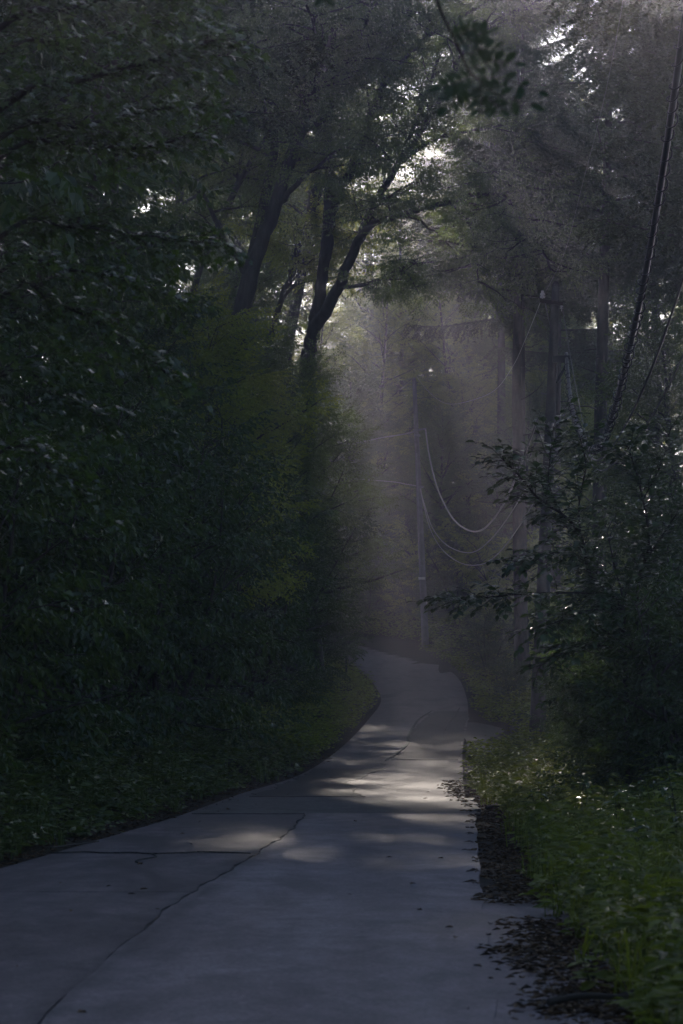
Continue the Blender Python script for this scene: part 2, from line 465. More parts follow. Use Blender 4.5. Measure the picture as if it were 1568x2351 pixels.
# ------------------------------------------------------------------ plant building blocks
def leaf_shape(L, W, fold=0.25, pts=4, droop=0.15):
    """leaf along +X, normal +Z; pts 4 = 2 triangles, 6 = 4 triangles"""
    if pts == 4:
        v = np.array([[0, 0, 0], [0.45 * L, W / 2, fold * W], [L, 0, -droop * L], [0.45 * L, -W / 2, fold * W]])
        f = np.array([[0, 2, 1], [0, 3, 2]])
    else:
        v = np.array([[0, 0, 0], [0.25 * L, W * .42, fold * W * .8], [0.6 * L, W * .46, fold * W - droop * L * .35], [L, 0, -droop * L],
                      [0.6 * L, -W * .46, fold * W - droop * L * .35], [0.25 * L, -W * .42, fold * W * .8], [0.5 * L, 0, -droop * L * 0.25]])
        f = np.array([[0, 6, 1], [1, 6, 2], [2, 6, 3], [0, 5, 6], [5, 4, 6], [4, 3, 6]])
    return v, f

def maple_shape(S):
    ang = [0, 22, 42, 62, 90, 112, 150]
    r = [1.0, 0.50, 0.86, 0.42, 0.62, 0.35, 0.22]
    pts = [(r[i] * math.cos(rad(a)), r[i] * math.sin(rad(a))) for i, a in enumerate(ang)]
    full = pts + [(-0.02, 0.0)] + [(x, -y) for x, y in pts[:0:-1]]
    v = np.array([[0.15 * S, 0, 0.0]] + [[(x * 0.6 + 0.02) * S, y * 0.6 * S, -0.10 * S * (x * x + y * y) + 0.05 * S * abs(y)] for x, y in full])
    n = len(full)
    f = np.array([[0, 1 + i, 1 + (i + 1) % n] for i in range(n)])
    return v, f

def rot_about(v, axis, a):
    c, s = math.cos(a), math.sin(a)
    x, y, z = axis
    R = np.array([[c + x*x*(1-c), x*y*(1-c) - z*s, x*z*(1-c) + y*s], [y*x*(1-c) + z*s, c + y*y*(1-c), y*z*(1-c) - x*s], [z*x*(1-c) - y*s, z*y*(1-c) + x*s, c + z*z*(1-c)]])
    return v @ R.T

def spray(seed, n, length, shape, droop=0.25, spread=60, wob=0.35, sc=(0.75, 1.15), pitch=(-0.05, 0.65)):
    """flat spray of alternate leaves on a twig along +X; returns leaf verts/faces and twig points"""
    r = random.Random(seed)
    V = []; Fc = []; off = 0
    lv, lf = shape
    for i in range(n):
        t = (i + 0.6) / n
        side = 1 if i % 2 else -1
        a = rad(spread * (1 - 0.75 * t ** 2.2)) * side * r.uniform(0.75, 1.2)
        if i == n - 1: a = r.uniform(-0.2, 0.2)
        v = lv * r.uniform(*sc)
        v = rot_about(v, (1, 0, 0), r.uniform(-wob, wob) + 0.0)
        v = rot_about(v, (0, 1, 0), r.uniform(*pitch))
        v = rot_about(v, (0, 0, 1), a)
        v = v + np.array([t * length, 0, -droop * length * t * t])
        V.append(v); Fc.append(lf + off); off += len(v)
    return np.concatenate(V), np.concatenate(Fc)

def needle_spray(seed, n, length):
    r = random.Random(seed)
    V = []; Fc = []; off = 0
    for i in range(n):
        t = (i + 0.5) / n
        base = np.array([t * length * 0.55, 0, -length * 0.75 * t ** 1.4])
        for k in range(3):
            a = r.uniform(0, 6.28); L = r.uniform(0.07, 0.13)
            d = np.array([math.cos(a) * 0.8 + 0.2, math.sin(a) * 0.8, r.uniform(-0.7, 0.35)]); d /= np.linalg.norm(d)
            w = np.cross(d, [r.uniform(-1, 1), r.uniform(-1, 1), 1.0]); w *= 0.032 / np.linalg.norm(w)
            V.append(np.array([base - w, base + w, base + d * L])); Fc.append(np.array([[0, 1, 2]]) + off); off += 3
    return np.concatenate(V), np.concatenate(Fc)

def put(mb, templ, pos, dirs, ups, scale):
    """instances of a template at pos with x axis dirs and rough normal ups"""
    V, Fc = templ
    pos = np.asarray(pos); dirs = np.asarray(dirs); ups = np.asarray(ups); scale = np.asarray(scale)
    K = len(pos)
    if K == 0: return
    dirs = dirs / (np.linalg.norm(dirs, axis=1, keepdims=True) + 1e-9)
    y = np.cross(ups, dirs); y /= np.linalg.norm(y, axis=1, keepdims=True) + 1e-9
    z = np.cross(dirs, y)
    v = (V[None, :, 0:1] * dirs[:, None, :] + V[None, :, 1:2] * y[:, None, :] + V[None, :, 2:3] * z[:, None, :]) * scale[:, None, None] + pos[:, None, :]
    f = Fc[None, :, :] + (np.arange(K) * len(V))[:, None, None]
    mb.add(v.reshape(-1, 3), f.reshape(-1, Fc.shape[1]))

def walk(p, d, L, n, r, up=0.0, wob=0.12, droop=0.0):
    pts = [np.array(p, float)]; d = np.array(d, float); d /= np.linalg.norm(d)
    for i in range(n):
        d = d + np.array([r.gauss(0, wob), r.gauss(0, wob), r.gauss(0, wob) + up - droop * i / n])
        d /= np.linalg.norm(d)
        pts.append(pts[-1] + d * L / n)
    return np.array(pts)

def along(path, t):
    n = len(path) - 1
    f = min(max(t, 0), 0.9999) * n; i = int(f); u = f - i
    return path[i] * (1 - u) + path[i + 1] * u, (path[i + 1] - path[i])

def foliate(limbs, r, wood, sprays, sub_gap=0.45, sub_len=1.6, spray_gap=0.28, t0=0.2, flat=0.5, ups=0.06, droop=0.1, lw=0.014, scale=(0.8, 1.25)):
    """side branches with leaf sprays on each limb path (path, r0)"""
    for path, r0 in limbs:
        L = np.linalg.norm(np.diff(path, axis=0), axis=1).sum()
        n = max(2, int(L * (1 - t0) / sub_gap))
        for j in range(n):
            t = t0 + (1 - t0) * (j + r.uniform(0.2, 0.8)) / n
            p, d = along(path, t)
            d = d / np.linalg.norm(d)
            side = 1 if j % 2 else -1
            perp = np.cross(d, [0, 0, 1.0]); nn = np.linalg.norm(perp)
            perp = perp / nn if nn > 0.2 else np.array([math.cos(j * 2.4), math.sin(j * 2.4), 0.0])
            if nn <= 0.45: 
                a = j * 2.4; perp = np.array([math.cos(a), math.sin(a), 0.0])
            sd = d * r.uniform(0.35, 0.8) + perp * side * r.uniform(0.6, 1.0) + np.array([0, 0, r.uniform(-0.15, 0.35)])
            sl = sub_len * (1.1 - 0.6 * t) * r.uniform(0.6, 1.2)
            sub = walk(p, sd, sl, 4, r, ups, 0.14, droop)
            if wood is not None: wood.tube(sub, np.linspace(lw, lw * 0.35, 5), 4, cap=False)
            m = max(2, int(sl / spray_gap))
            for k in range(m):
                tt = (k + r.uniform(0.4, 1.0)) / m
                q, e = along(sub, tt)
                e = e / np.linalg.norm(e)
                pe = np.cross(e, [0, 0, 1.0]); pe /= np.linalg.norm(pe) + 1e-6
                sdir_ = e + pe * (1 if k % 2 else -1) * r.uniform(0.2, 1.0) + np.array([0, 0, r.uniform(-0.6, 0.12)])
                if k == m - 1: sdir_ = e
                sprays.append((q, sdir_, np.array([r.gauss(0, flat), r.gauss(0, flat), 1.0]), r.uniform(*scale)))

def put_sprays(mb, templs, sprays):
    for i, t in enumerate(templs):
        s = sprays[i::len(templs)]
        if s: put(mb, t, [a[0] for a in s], [a[1] for a in s], [a[2] for a in s], [a[3] for a in s])

LEAF = leaf_shape(0.125, 0.072)
LEAF_S = leaf_shape(0.108, 0.062)
def bough(seed, k, n, length, shape, droop=0.25, **kw):
    """fan of several sprays: main twig with side twigs, all close to one plane"""
    r = random.Random(seed); V = []; Fc = []; off = 0
    for i in range(k):
        t = i / k; side = 1 if i % 2 else -1
        v, f = spray(seed * 17 + i, n, length * (0.62 - 0.2 * t), shape, droop, **kw)
        v = rot_about(v, (1, 0, 0), r.uniform(-0.4, 0.4)); v = rot_about(v, (0, 1, 0), r.uniform(-0.15, 0.3))
        v = rot_about(v, (0, 0, 1), side * rad(r.uniform(28, 60)) if i < k - 1 else 0.0)
        v = v + np.array([t * length * 0.85, 0, -0.12 * length * t * t])
        V.append(v); Fc.append(f + off); off += len(v)
    return np.concatenate(V), np.concatenate(Fc)
SPR = [bough(3 + i, 5, 8, 0.85, LEAF) for i in range(4)]
SPR_S = [bough(23 + i, 5, 8, 0.62, LEAF_S) for i in range(4)]
SPR_N = [bough(63 + i, 5, 7, 0.85, leaf_shape(0.150, 0.092, 0.12, 4, 0.2), 0.45, pitch=(0.2, 1.0), sc=(0.6, 1.2)) for i in range(4)]
NSPR = [needle_spray(40 + i, 20, 0.80) for i in range(4)]

def make_tree(seed, H, R0, cb, CR, nl, leafmat, templs=SPR, el=(55, 15), lean=0.03, sub_gap=0.36, sub_len=1.9, spray_gap=0.24, stems=1, name='broadleaf_tree', flat=0.5, prof=None):
    r = random.Random(seed)
    root = empty(name)
    wood = MB(); limbs = []; sprays = []
    per = max(1, nl // stems)
    for s in range(stems):
        if stems == 1:
            d0 = (r.gauss(0, lean), r.gauss(0, lean), 1); h = H; rr = R0
        else:
            a = s * 6.283 / stems + r.uniform(-0.5, 0.5)
            d0 = (0.42 * math.cos(a), 0.42 * math.sin(a), 1); h = H * r.uniform(0.75, 1.0); rr = R0 * r.uniform(0.7, 1)
        tr = walk((0.12 * d0[0], 0.12 * d0[1], -0.25), d0, h, 12, r, 0.03, 0.045)
        rad_ = rr * (1 - 0.85 * np.linspace(0, 1, 13) ** 0.9); rad_[0] *= 1.35
        wood.tube(tr, rad_, 8)
        for i in range(per):
            t = cb + (0.97 - cb) * (i + r.uniform(0.1, 0.9)) / per
            u = (t - cb) / (1 - cb)
            w = prof(u) if prof else (0.55 + 0.45 * math.sin(math.pi * min(1, 0.2 + u * 0.8))) * (1 - 0.55 * u ** 2)
            p, _ = along(tr, t)
            a = i * 2.39996 + s * 1.1 + r.uniform(-0.3, 0.3)
            e = rad(el[1] + (el[0] - el[1]) * u + r.uniform(-10, 10))
            d = (math.cos(a) * math.cos(e), math.sin(a) * math.cos(e), math.sin(e))
            L = CR * w * r.uniform(0.75, 1.15) / (1.0 if stems == 1 else 1.5)
            lb = walk(p, d, L, 6, r, 0.03, 0.10, 0.10)
            r1 = max(0.018, rr * (1 - t) * 0.55 + 0.012)
            wood.tube(lb, r1 * (1 - 0.8 * np.linspace(0, 1, 7)), 5, cap=False)
            limbs.append((lb, r1))
        limbs.append((tr[8:], rr * 0.3))
    foliate(limbs, r, wood, sprays, sub_gap, sub_len, spray_gap, 0.15, flat)
    wood.build('trunk', M['bark'], root)
    cr = MB(); put_sprays(cr, templs, sprays)
    cr.build('crown', leafmat, root, smooth=False)
    return root

def make_larch(seed, H, R0, cb, CR, name='larch_tree'):
    r = random.Random(seed)
    root = empty(name)
    wood = MB(); sprays = []
    tr = walk((0, 0, -0.3), (r.gauss(0, 0.012), r.gauss(0, 0.012), 1), H, 16, r, 0.02, 0.010)
    rad_ = R0 * (1 - 0.9 * np.linspace(0, 1, 17) ** 1.1); rad_[0] *= 1.3
    wood.tube(tr, rad_, 10)
    n = int(H * (1 - cb) * 3.4)
    for i in range(n):
        u = (i + r.random()) / n; t = cb + (1 - cb) * u * 0.99
        p, _ = along(tr, t)
        a = i * 2.39996 + r.uniform(-0.4, 0.4)
        L = CR * (1.0 - u) ** 0.75 * r.uniform(0.65, 1.1) + 0.35
        e = rad(r.uniform(-12, 12) + 30 * u)
        lb = walk(p, (math.cos(a) * math.cos(e), math.sin(a) * math.cos(e), math.sin(e)), L, 6, r, 0.035, 0.06, 0.03)
        wood.tube(lb, np.linspace(0.045 * (1 - u) + 0.012, 0.008, 7), 4, cap=False)
        m = int(L / 0.13)
        for k in range(m):
            q, d = along(lb, 0.12 + 0.88 * (k + r.random()) / m); d = d / np.linalg.norm(d)
            pe = np.cross(d, [0, 0, 1.0]) * (1 if k % 2 else -1)
            for z in range(2):
                sprays.append((q + pe * r.uniform(0, 0.45) + np.array([0, 0, -0.05 * z]), d * r.uniform(0.2, 0.9) + pe * r.uniform(0.4, 1), np.array([r.gauss(0, .25), r.gauss(0, .25), 1.0]), r.uniform(0.7, 1.35)))
    # bare dead stubs below the crown
    for i in range(12):
        t = cb * r.uniform(0.35, 1.0); p, _ = along(tr, t); a = r.uniform(0, 6.28)
        lb = walk(p, (math.cos(a), math.sin(a), r.uniform(-0.3, 0.2)), r.uniform(0.7, 2.2), 5, r, 0.0, 0.16)
        wood.tube(lb, np.linspace(0.03, 0.008, 6), 4, cap=False)
    wood.build('trunk', M['bark_larch'], root)
    cr = MB(); put_sprays(cr, NSPR, sprays)
    cr.build('crown', M['needle'], root, smooth=False)
    return root

# ------------------------------------------------------------------ prototypes
PROTO = {}
PROTO['tree_a'] = lambda: make_tree(101, 15, 0.26, 0.28, 4.6, 34, M['leaf'])
PROTO['tree_b'] = lambda: make_tree(102, 17, 0.30, 0.36, 4.8, 34, M['leaf'])
PROTO['tree_c'] = lambda: make_tree(103, 13, 0.22, 0.22, 4.4, 32, M['leaf_pale_sunlit'])
PROTO['far_a'] = lambda: make_tree(111, 22, 0.26, 0.22, 5.2, 26, M['leaf_pale_sunlit'], sub_gap=0.52, sub_len=2.2, spray_gap=0.36, name='hillside_tree')
PROTO['far_b'] = lambda: make_tree(112, 25, 0.28, 0.30, 5.4, 26, M['leaf_pale_sunlit'], sub_gap=0.52, sub_len=2.2, spray_gap=0.36, name='hillside_tree')
PROTO['tree_tall'] = lambda: make_tree(104, 27, 0.34, 0.58, 5.8, 34, M['leaf'], name='tall_broadleaf_tree')
PROTO['shrub_n'] = lambda: make_tree(205, 6.0, 0.08, 0.05, 2.9, 30, M['leaf_shrub'], SPR_N, el=(55, 0), sub_gap=0.34, sub_len=1.05, spray_gap=0.26, stems=4, name='roadside_shrub', flat=0.28)
PROTO['tree_n'] = lambda: make_tree(106, 13, 0.2, 0.18, 4.2, 34, M['leaf_shrub'], SPR_N, sub_gap=0.42, sub_len=1.7, spray_gap=0.30, flat=0.28)
PROTO['shrub_a'] = lambda: make_tree(201, 5.2, 0.07, 0.05, 2.5, 34, M['leaf_shrub'], SPR_S, flat=0.3, el=(60, 5), sub_gap=0.26, sub_len=0.95, spray_gap=0.20, stems=4, name='roadside_shrub')
PROTO['shrub_b'] = lambda: make_tree(202, 6.8, 0.09, 0.06, 3.0, 40, M['leaf_shrub'], SPR_S, flat=0.3, el=(60, 0), sub_gap=0.28, sub_len=1.05, spray_gap=0.18, stems=4, name='roadside_shrub')
PROTO['shrub_d'] = lambda: make_tree(204, 3.4, 0.05, 0.04, 2.0, 30, M['leaf_pale_sunlit'], SPR_S, el=(55, 0), sub_gap=0.24, sub_len=0.8, spray_gap=0.19, stems=5, name='roadside_shrub')  # lit counterpart of the low dark shrub, sunlight put into the leaf colour
PROTO['shrub_c'] = lambda: make_tree(203, 3.2, 0.05, 0.04, 2.0, 32, M['leaf_shrub'], SPR_S, el=(55, 0), sub_gap=0.24, sub_len=0.8, spray_gap=0.19, stems=5, name='roadside_shrub')
PROTO['larch_a'] = lambda: make_larch(301, 30, 0.30, 0.52, 5.6)
PROTO['larch_b'] = lambda: make_larch(302, 27, 0.26, 0.47, 5.2)
BUILT = {}
def place(kind, x, y, s=1.0, rz=0.0, label=None, cat='tree', group=None, sink=0.0, lean=None):
    """x, y in metres on the ground"""
    if kind not in BUILT:
        o = PROTO[kind](); BUILT[kind] = o
    else:
        o = copy_thing(BUILT[kind])
        for k in ('group',):
            if k in o: del o[k]
    o.location = (x, y, gz(x, y) - sink); o.rotation_euler = (*(lean or (0, 0)), rz); o.scale = (s, s, s)
    tag(o, label, cat, group)
    return o
def place_px(kind, px, Z, *a, **k):
    return place(kind, XW(px, Z), Z, *a, **k)

# ------------------------------------------------------------------ the two utility poles
def pole(name, base, top, r0, r1, mat, label):
    root = empty(name, base)
    ax = np.array(top) - np.array(base)
    n = 12
    pts = np.array([ax * t for t in np.linspace(-0.04, 1, n)])
    mb = MB(); mb.tube(pts, np.linspace(r0, r1, n), 16)
    mb.tube(np.array([ax, ax * 1.004 + [0, 0, 0.05]]), [r1, r1 * 0.55], 16)
    mb.build('shaft', mat, root)
    tag(root, label, 'utility pole', 'utility poles along the right side of the road')
    return root, ax

nb = P(1232, 1585, 60); nt_ = P(1276, 655, 60)
nb[2] = gz(nb[0], nb[1]) - 0.1
npole, nax = pole('utility_pole', nb, nt_, 0.215, 0.098, M['pole'], 'dark leaning utility pole with crossarm and step bolts behind the right bushes')
def at_pole(root, px, py, Z):
    return P(px, py, Z) - np.array(root.location)
A0 = at_pole(npole, 1240, 690, 59.85); A1 = at_pole(npole, 1292, 698, 59.85)
mb = MB(); c0 = (A0 + A1) / 2; L = np.linalg.norm(A1 - A0)
ang = math.atan2(A1[2] - A0[2], A1[0] - A0[0])
mb.box((-L / 2, -0.05, -0.045), (L / 2, 0.05, 0.045), Matrix.Translation(Vector(c0)) @ Matrix.Rotation(-ang, 4, 'Y'))
mb.build('crossarm', M['deadwood'], npole, smooth=False)
def insulator(root, p, s=1.0):
    mb = MB()
    prof = [(0.012, -0.08), (0.012, 0), (0.05, 0.0), (0.055, 0.03), (0.03, 0.045), (0.05, 0.06), (0.05, 0.09), (0.028, 0.105), (0.03, 0.14), (0.0, 0.15)]
    mb.tube(np.array([[0, 0, z * s] for _, z in prof]) + p + np.array([0, 0, 1e-4]) * np.arange(len(prof))[:, None], np.array([q for q, _ in prof]) * s + 1e-4, 10)
    return mb.build('insulator', M['porcelain'], root)
insulator(npole, A0 + np.array([0.06, 0, 0.06]), 1.3)
insulator(npole, A1 + np.array([-0.03, 0, -0.12]), 0.8)
mb = MB(); mb.tube(np.array([A0 + [0.12, 0, -0.03], at_pole(npole, 1262, 745, 59.9)]), 0.012, 6)
mb.build('arm_brace', M['steel'], npole)
for (x0, x1, y) in ((1246, 1262, 797), (1238, 1256, 850), (1296, 1276, 955), (1244, 1262, 905), (1238, 1252, 1000)):
    mb = MB(); mb.tube(np.array([at_pole(npole, x1, y, 60), at_pole(npole, x0, y - 1, 59.95)]), 0.014, 6)
    mb.tube(np.array([at_pole(npole, x0, y - 1, 59.95), at_pole(npole, x0, y - 5, 59.95)]), 0.014, 6)
    mb.build('step_bolt', M['steel'], npole)
# cable bracket and clamp on the right side
mb = MB(); bp = at_pole(npole, 1284, 822, 59.8)
mb.box((-0.16, -0.07, -0.11), (0.2, 0.07, 0.05), Matrix.Translation(Vector(bp)))
mb.box((0.12, -0.05, -0.04), (0.30, 0.05, 0.06), Matrix.Translation(Vector(bp)))
mb.build('cable_bracket', M['sign'], npole, smooth=False)
mb = MB(); q0 = at_pole(npole, 1299, 835, 59.7); q1 = at_pole(npole, 1277, 880, 59.7)
mb.tube(np.array([q0, q0 * .7 + q1 * .3 + [0.02, 0, 0], q0 * .3 + q1 * .7, q1]), [0.02, 0.035, 0.045, 0.02], 8)
mb.build('cable_clamp', M['rubber'], npole)

fb = P(977, 1452, 119); ft = P(951, 872, 119)
fb[2] = min(fb[2], gz(fb[0], fb[1])) - 0.1
fpole, fax = pole('utility_pole', fb, ft, 0.19, 0.098, M['pole_far'], 'tall pale grey utility pole standing at the far bend')
mb = MB(); a0 = at_pole(fpole, 948, 989, 118.8); a1 = at_pole(fpole, 979, 984, 118.8)
mb.tube(np.array([a0, a1]), 0.045, 8); mb.build('crossarm', M['steel'], fpole)
mb = MB(); p_ = at_pole(fpole, 969, 1328, 119)
mb.tube(np.array([p_ + [0, 0, -0.06], p_ + [0, 0, 0.06]]), 0.185, 16); mb.build('number_band', M['porcelain'], fpole)
mb = MB()
mb.tube(np.array([at_pole(fpole, 956.5, 1040, 118.86), at_pole(fpole, 962, 1180, 118.85), at_pole(fpole, 967, 1300, 118.83)]), 0.03, 6); mb.build('riser_pipe', M['steel'], fpole)
for yy in (1000, 1118):
    mb = MB(); p_ = at_pole(fpole, 958 if yy < 1100 else 965, yy, 119)
    mb.tube(np.array([p_ + [0, 0, -0.05], p_ + [0, 0, 0.05]]), 0.155, 14); mb.build('pole_band', M['steel'], fpole)

# ------------------------------------------------------------------ wires
def spl(pts, k=10):
    return catmull(np.array(pts, float), k)
def wire(name, pts, r, mat, label, k=10, sides=6):
    path = spl(pts, k)
    mb = MB(); mb.tube(path, r, sides)
    o = mb.build(name, mat)
    return tag(o, label, 'cable', 'overhead cables'), path

def nearline(Z, off=0.0): return 2.505 + 0.0516 * Z + off
main = [(60.0, 7.25), (58, 6.06), (55.5, 5.25), (53.2, 4.75), (50, 4.15), (46, 3.75), (42, 3.85), (38, 4.31), (33, 5.25), (28, 6.8), (23, 8.9), (18, 11.6)]
pts = [(nearline(Z), Z, 1.6 + z) for Z, z in main]
root = empty('spiral_wrapped_cable', pts[0])
root['label'] = 'thick black cable wrapped in wire coils sweeping down from the upper right'; root['category'] = 'cable'; root['group'] = 'overhead cables'
path = spl(pts, 16)
mb = MB(); mb.tube(path - np.array(pts[0]), 0.044, 8); mb.build('cable_core', M['rubber'], root)
mb = MB(); mb.tube(path - np.array(pts[0]) + np.array([0.025, 0, 0.03]), 0.012, 6); mb.build('support_wire', M['rubber'], root)
# spiral hangers along the cable
seg = np.linalg.norm(np.diff(path, axis=0), axis=1); cum = np.concatenate([[0], np.cumsum(seg)])
tot = cum[-1]; ncoil = 0
s = 0.2
def at_s(s):
    return np.array([np.interp(s, cum, path[:, k]) for k in range(3)])
while s < tot - 1:
    turns = random.choice((4, 5, 6)); L = 1.5
    t = np.linspace(0, 1, turns * 10 + 1)
    c = np.array([at_s(s + L * u) for u in t])
    tg = c[-1] - c[0]; tg /= np.linalg.norm(tg)
    a = np.cross(tg, [1, 0, 0]); a /= np.linalg.norm(a); b_ = np.cross(tg, a)
    R = 0.066 * (1 + 0.35 * np.sin(t * 23 + s))
    hel = c + a[None] * (R * np.cos(t * turns * 6.283))[:, None] + b_[None] * (R * np.sin(t * turns * 6.283))[:, None] + np.array([0, 0, -0.02])
    mb = MB(); mb.tube(hel - np.array(pts[0]), 0.011, 5); mb.build('coil_hanger', M['rubber'], root)
    s += L + random.uniform(0.05, 0.25)

wire('communication_cable', [(nearline(Z, 0.33 * (60 - Z) / 32), Z, 1.6 + z) for Z, z in ((60, 7.0), (57, 5.6), (53, 4.4), (49, 3.75), (45, 3.6), (40, 3.75), (35, 4.15), (30, 4.85), (27.5, 5.35), (22, 6.8), (17, 8.4))], 0.019, M['rubber'], 'smooth black cable just right of the coil-wrapped cable')
wire('twisted_service_cable', [(nearline(Z, 0.50 * (60 - Z) / 32), Z, 1.6 + z) for Z, z in ((60, 6.8), (57, 5.4), (53, 4.2), (49, 3.55), (45, 3.35), (40, 3.4), (35, 3.65), (30, 4.2), (27.5, 4.5), (22, 5.6), (17, 7.0))], 0.011, M['rubber'], 'thin twisted black cable, rightmost of the cables by the right edge')
wire('drop_wire', [P(1291, 702, 59.9), P(1300, 760, 58.5), P(1313, 840, 57), P(1330, 930, 55), P(1345, 1000, 53), P(1362, 1075, 50)], 0.009, M['rubber'], 'thin straight wire falling from the crossarm of the dark pole')
wire('aerial_wire', [P(1243, 688, 59.8), P(1208, 775, 70), P(1175, 845, 80), P(1130, 900, 92), P(1060, 925, 106), P(1020, 925, 111), P(985, 900, 116), P(957, 866, 119)], 0.008, M['wire_grey'], 'thin wire from the far pole top to the crossarm of the dark pole')
wire('stay_wire', [P(1243, 686, 59.8), P(1294, 585, 52), P(1338, 420, 44), P(1384, 240, 38), P(1420, 60, 33), P(1450, -120, 29)], 0.003, M['rubber'], 'hair-thin wire rising from the dark pole to the upper right')
# far span, from the far pole down and across to the near pole
wire('far_bundled_cable', [P(977, 987, 118.8), P(983, 1030, 117), P(994, 1085, 114), P(1012, 1140, 110), P(1040, 1190, 104), P(1070, 1215, 98), P(1100, 1219, 91), P(1130, 1195, 84), P(1170, 1130, 75), P(1235, 960, 61)], 0.032, M['wire_grey'], 'sunlit pale cable bundle hanging in a deep curve from the far pole arm')
wire('far_cable', [P(965, 1122, 118.9), P(975, 1160, 117), P(992, 1210, 113), P(1018, 1245, 107), P(1050, 1264, 100), P(1085, 1268, 92), P(1120, 1245, 84), P(1165, 1190, 75), P(1232, 1080, 61)], 0.019, M['wire_grey'], 'pale cable sagging lowest but one from the middle of the far pole')
wire('far_cable', [P(965, 1124, 118.9), P(974, 1165, 117), P(988, 1215, 113), P(1010, 1255, 107), P(1040, 1283, 100), P(1075, 1297, 92), P(1120, 1290, 82), P(1170, 1240, 72), P(1228, 1150, 61)], 0.016, M['wire_grey'], 'lowest thin pale cable sagging from the middle of the far pole')
wire('far_cable', [P(955, 990, 119), P(920, 998, 121), P(875, 1005, 124), P(800, 1020, 128), P(700, 1028, 134)], 0.03, M['wire_grey'], 'pale cable leaving the far pole arm to the left, upper of the two')
wire('far_cable', [P(958, 1116, 119), P(930, 1111, 121), P(900, 1106, 124), P(820, 1100, 128), P(700, 1090, 134)], 0.022, M['wire_grey'], 'pale cable leaving the middle of the far pole to the left')

# ------------------------------------------------------------------ hero trees behind the left bushes
def hero(name, Z, paths, label, leafmat, seed, base_px, sub_len=2.2, sub_gap=0.42):
    r = random.Random(seed)
    bx = XW(base_px, Z); base = np.array([bx, Z, gz(bx, Z) - 0.2])
    root = empty(name, base)
    limbs = []; sprays = []
    for i, (pl, r0, r1, t0) in enumerate(paths):
        pts = [P(a, b_, Z + (c if True else 0)) for a, b_, c in pl]
        if i == 0: pts = [base] + pts
        pth = catmull(np.array(pts), 6) - base
        pth[1:-1] += np.array([[r.gauss(0, 0.03) for _ in range(3)] for _ in range(len(pth) - 2)])
        mb = MB(); mb.tube(pth, r0 + (r1 - r0) * np.linspace(0, 1, len(pth)) ** 0.8, 10)
        mb.build('trunk' if i == 0 else 'limb', M['bark'], root)
        limbs.append((pth, r1, t0))
    # secondary limbs
    tw = MB(); sec = []
    for pth, r1, t0 in limbs:
        L = np.linalg.norm(np.diff(pth, axis=0), axis=1).sum()
        n = int(L * (1 - t0) / 0.6)
        for j in range(n):
            t = t0 + (1 - t0) * (j + r.random()) / n
            p, d = along(pth, t); d /= np.linalg.norm(d)
            a = r.uniform(0, 6.28)
            sd = d * 0.55 + np.array([math.cos(a), math.sin(a), r.uniform(-0.1, 0.35)])
            sl = r.uniform(1.8, 4.0) * (1.1 - 0.4 * t)
            lb = walk(p, sd, sl, 6, r, 0.02, 0.12, 0.10)
            tw.tube(lb, np.linspace(0.045, 0.012, 7), 5, cap=False)
            sec.append((lb, 0.03))
        sec.append((pth[len(pth) * 2 // 3:], 0.05))
    foliate(sec, r, tw, sprays, sub_gap, sub_len * 0.7, 0.25, 0.12, 0.45)
    tw.build('twigs', M['twig'], root)
    cr = MB(); put_sprays(cr, SPR, sprays); cr.build('crown', leafmat, root, smooth=False)
    return tag(root, label, 'tree')

hero('multi_stemmed_tree', 88, [
    ([(690, 1150, 0), (705, 860, 0), (716, 780, 0), (735, 680, 0), (749, 560, 0), (756, 430, 0), (752, 300, 0), (768, 180, 0), (780, 60, 0), (790, -60, 0)], 0.36, 0.09, 0.62),
    ([(746, 590, 0), (765, 470, 0.5), (810, 380, 1), (850, 270, 1.5), (885, 170, 2), (905, 60, 2), (920, -60, 2)], 0.24, 0.08, 0.45),
    ([(718, 765, 0), (775, 660, -1), (820, 560, -1.5), (860, 470, -2), (915, 375, -2), (1000, 250, -2.5), (1040, 150, -3)], 0.26, 0.06, 0.35),
    ([(812, 575, -1.4), (850, 520, -2), (930, 490, -3), (1030, 465, -4), (1150, 440, -5), (1230, 430, -6)], 0.17, 0.05, 0.2),
    ([(915, 375, -2), (1000, 320, -1), (1080, 300, 0), (1180, 285, 1)], 0.10, 0.04, 0.1),
    ([(1030, 465, -4), (1080, 520, -5), (1092, 590, -6), (1098, 650, -6.5)], 0.05, 0.02, 0.1),
    ([(930, 490, -3), (1010, 540, -4), (1060, 600, -5)], 0.05, 0.02, 0.2),
    ([(1150, 440, -5), (1190, 490, -6), (1230, 550, -7), (1262, 610, -8)], 0.05, 0.02, 0.05),
    ([(775, 660, -1), (840, 655, -3), (900, 625, -5), (960, 600, -6)], 0.08, 0.03, 0.1),
    ([(752, 330, 0), (700, 230, -2), (640, 150, -4), (560, 90, -6), (480, 40, -7)], 0.11, 0.04, 0.2),
    ([(870, 210, 1.7), (940, 120, -1), (1020, 60, -4), (1110, 10, -6), (1200, -40, -8)], 0.10, 0.04, 0.2),
    ([(915, 375, -2), (985, 200, 0), (1010, 90, 2), (1025, -40, 3)], 0.10, 0.04, 0.25),
    ([(1040, 150, -3), (1090, 90, -4), (1150, 40, -5), (1230, 0, -6)], 0.07, 0.03, 0.05),
    ([(765, 200, 0), (820, 100, -4), (850, 20, -8), (870, -80, -11)], 0.10, 0.04, 0.1),
    ([(752, 280, 0), (760, 170, -4), (720, 60, -9), (690, -60, -12)], 0.10, 0.04, 0.1)],
    'large tree forking into several dark leaning stems above the road', M['leaf'], 901, 668)
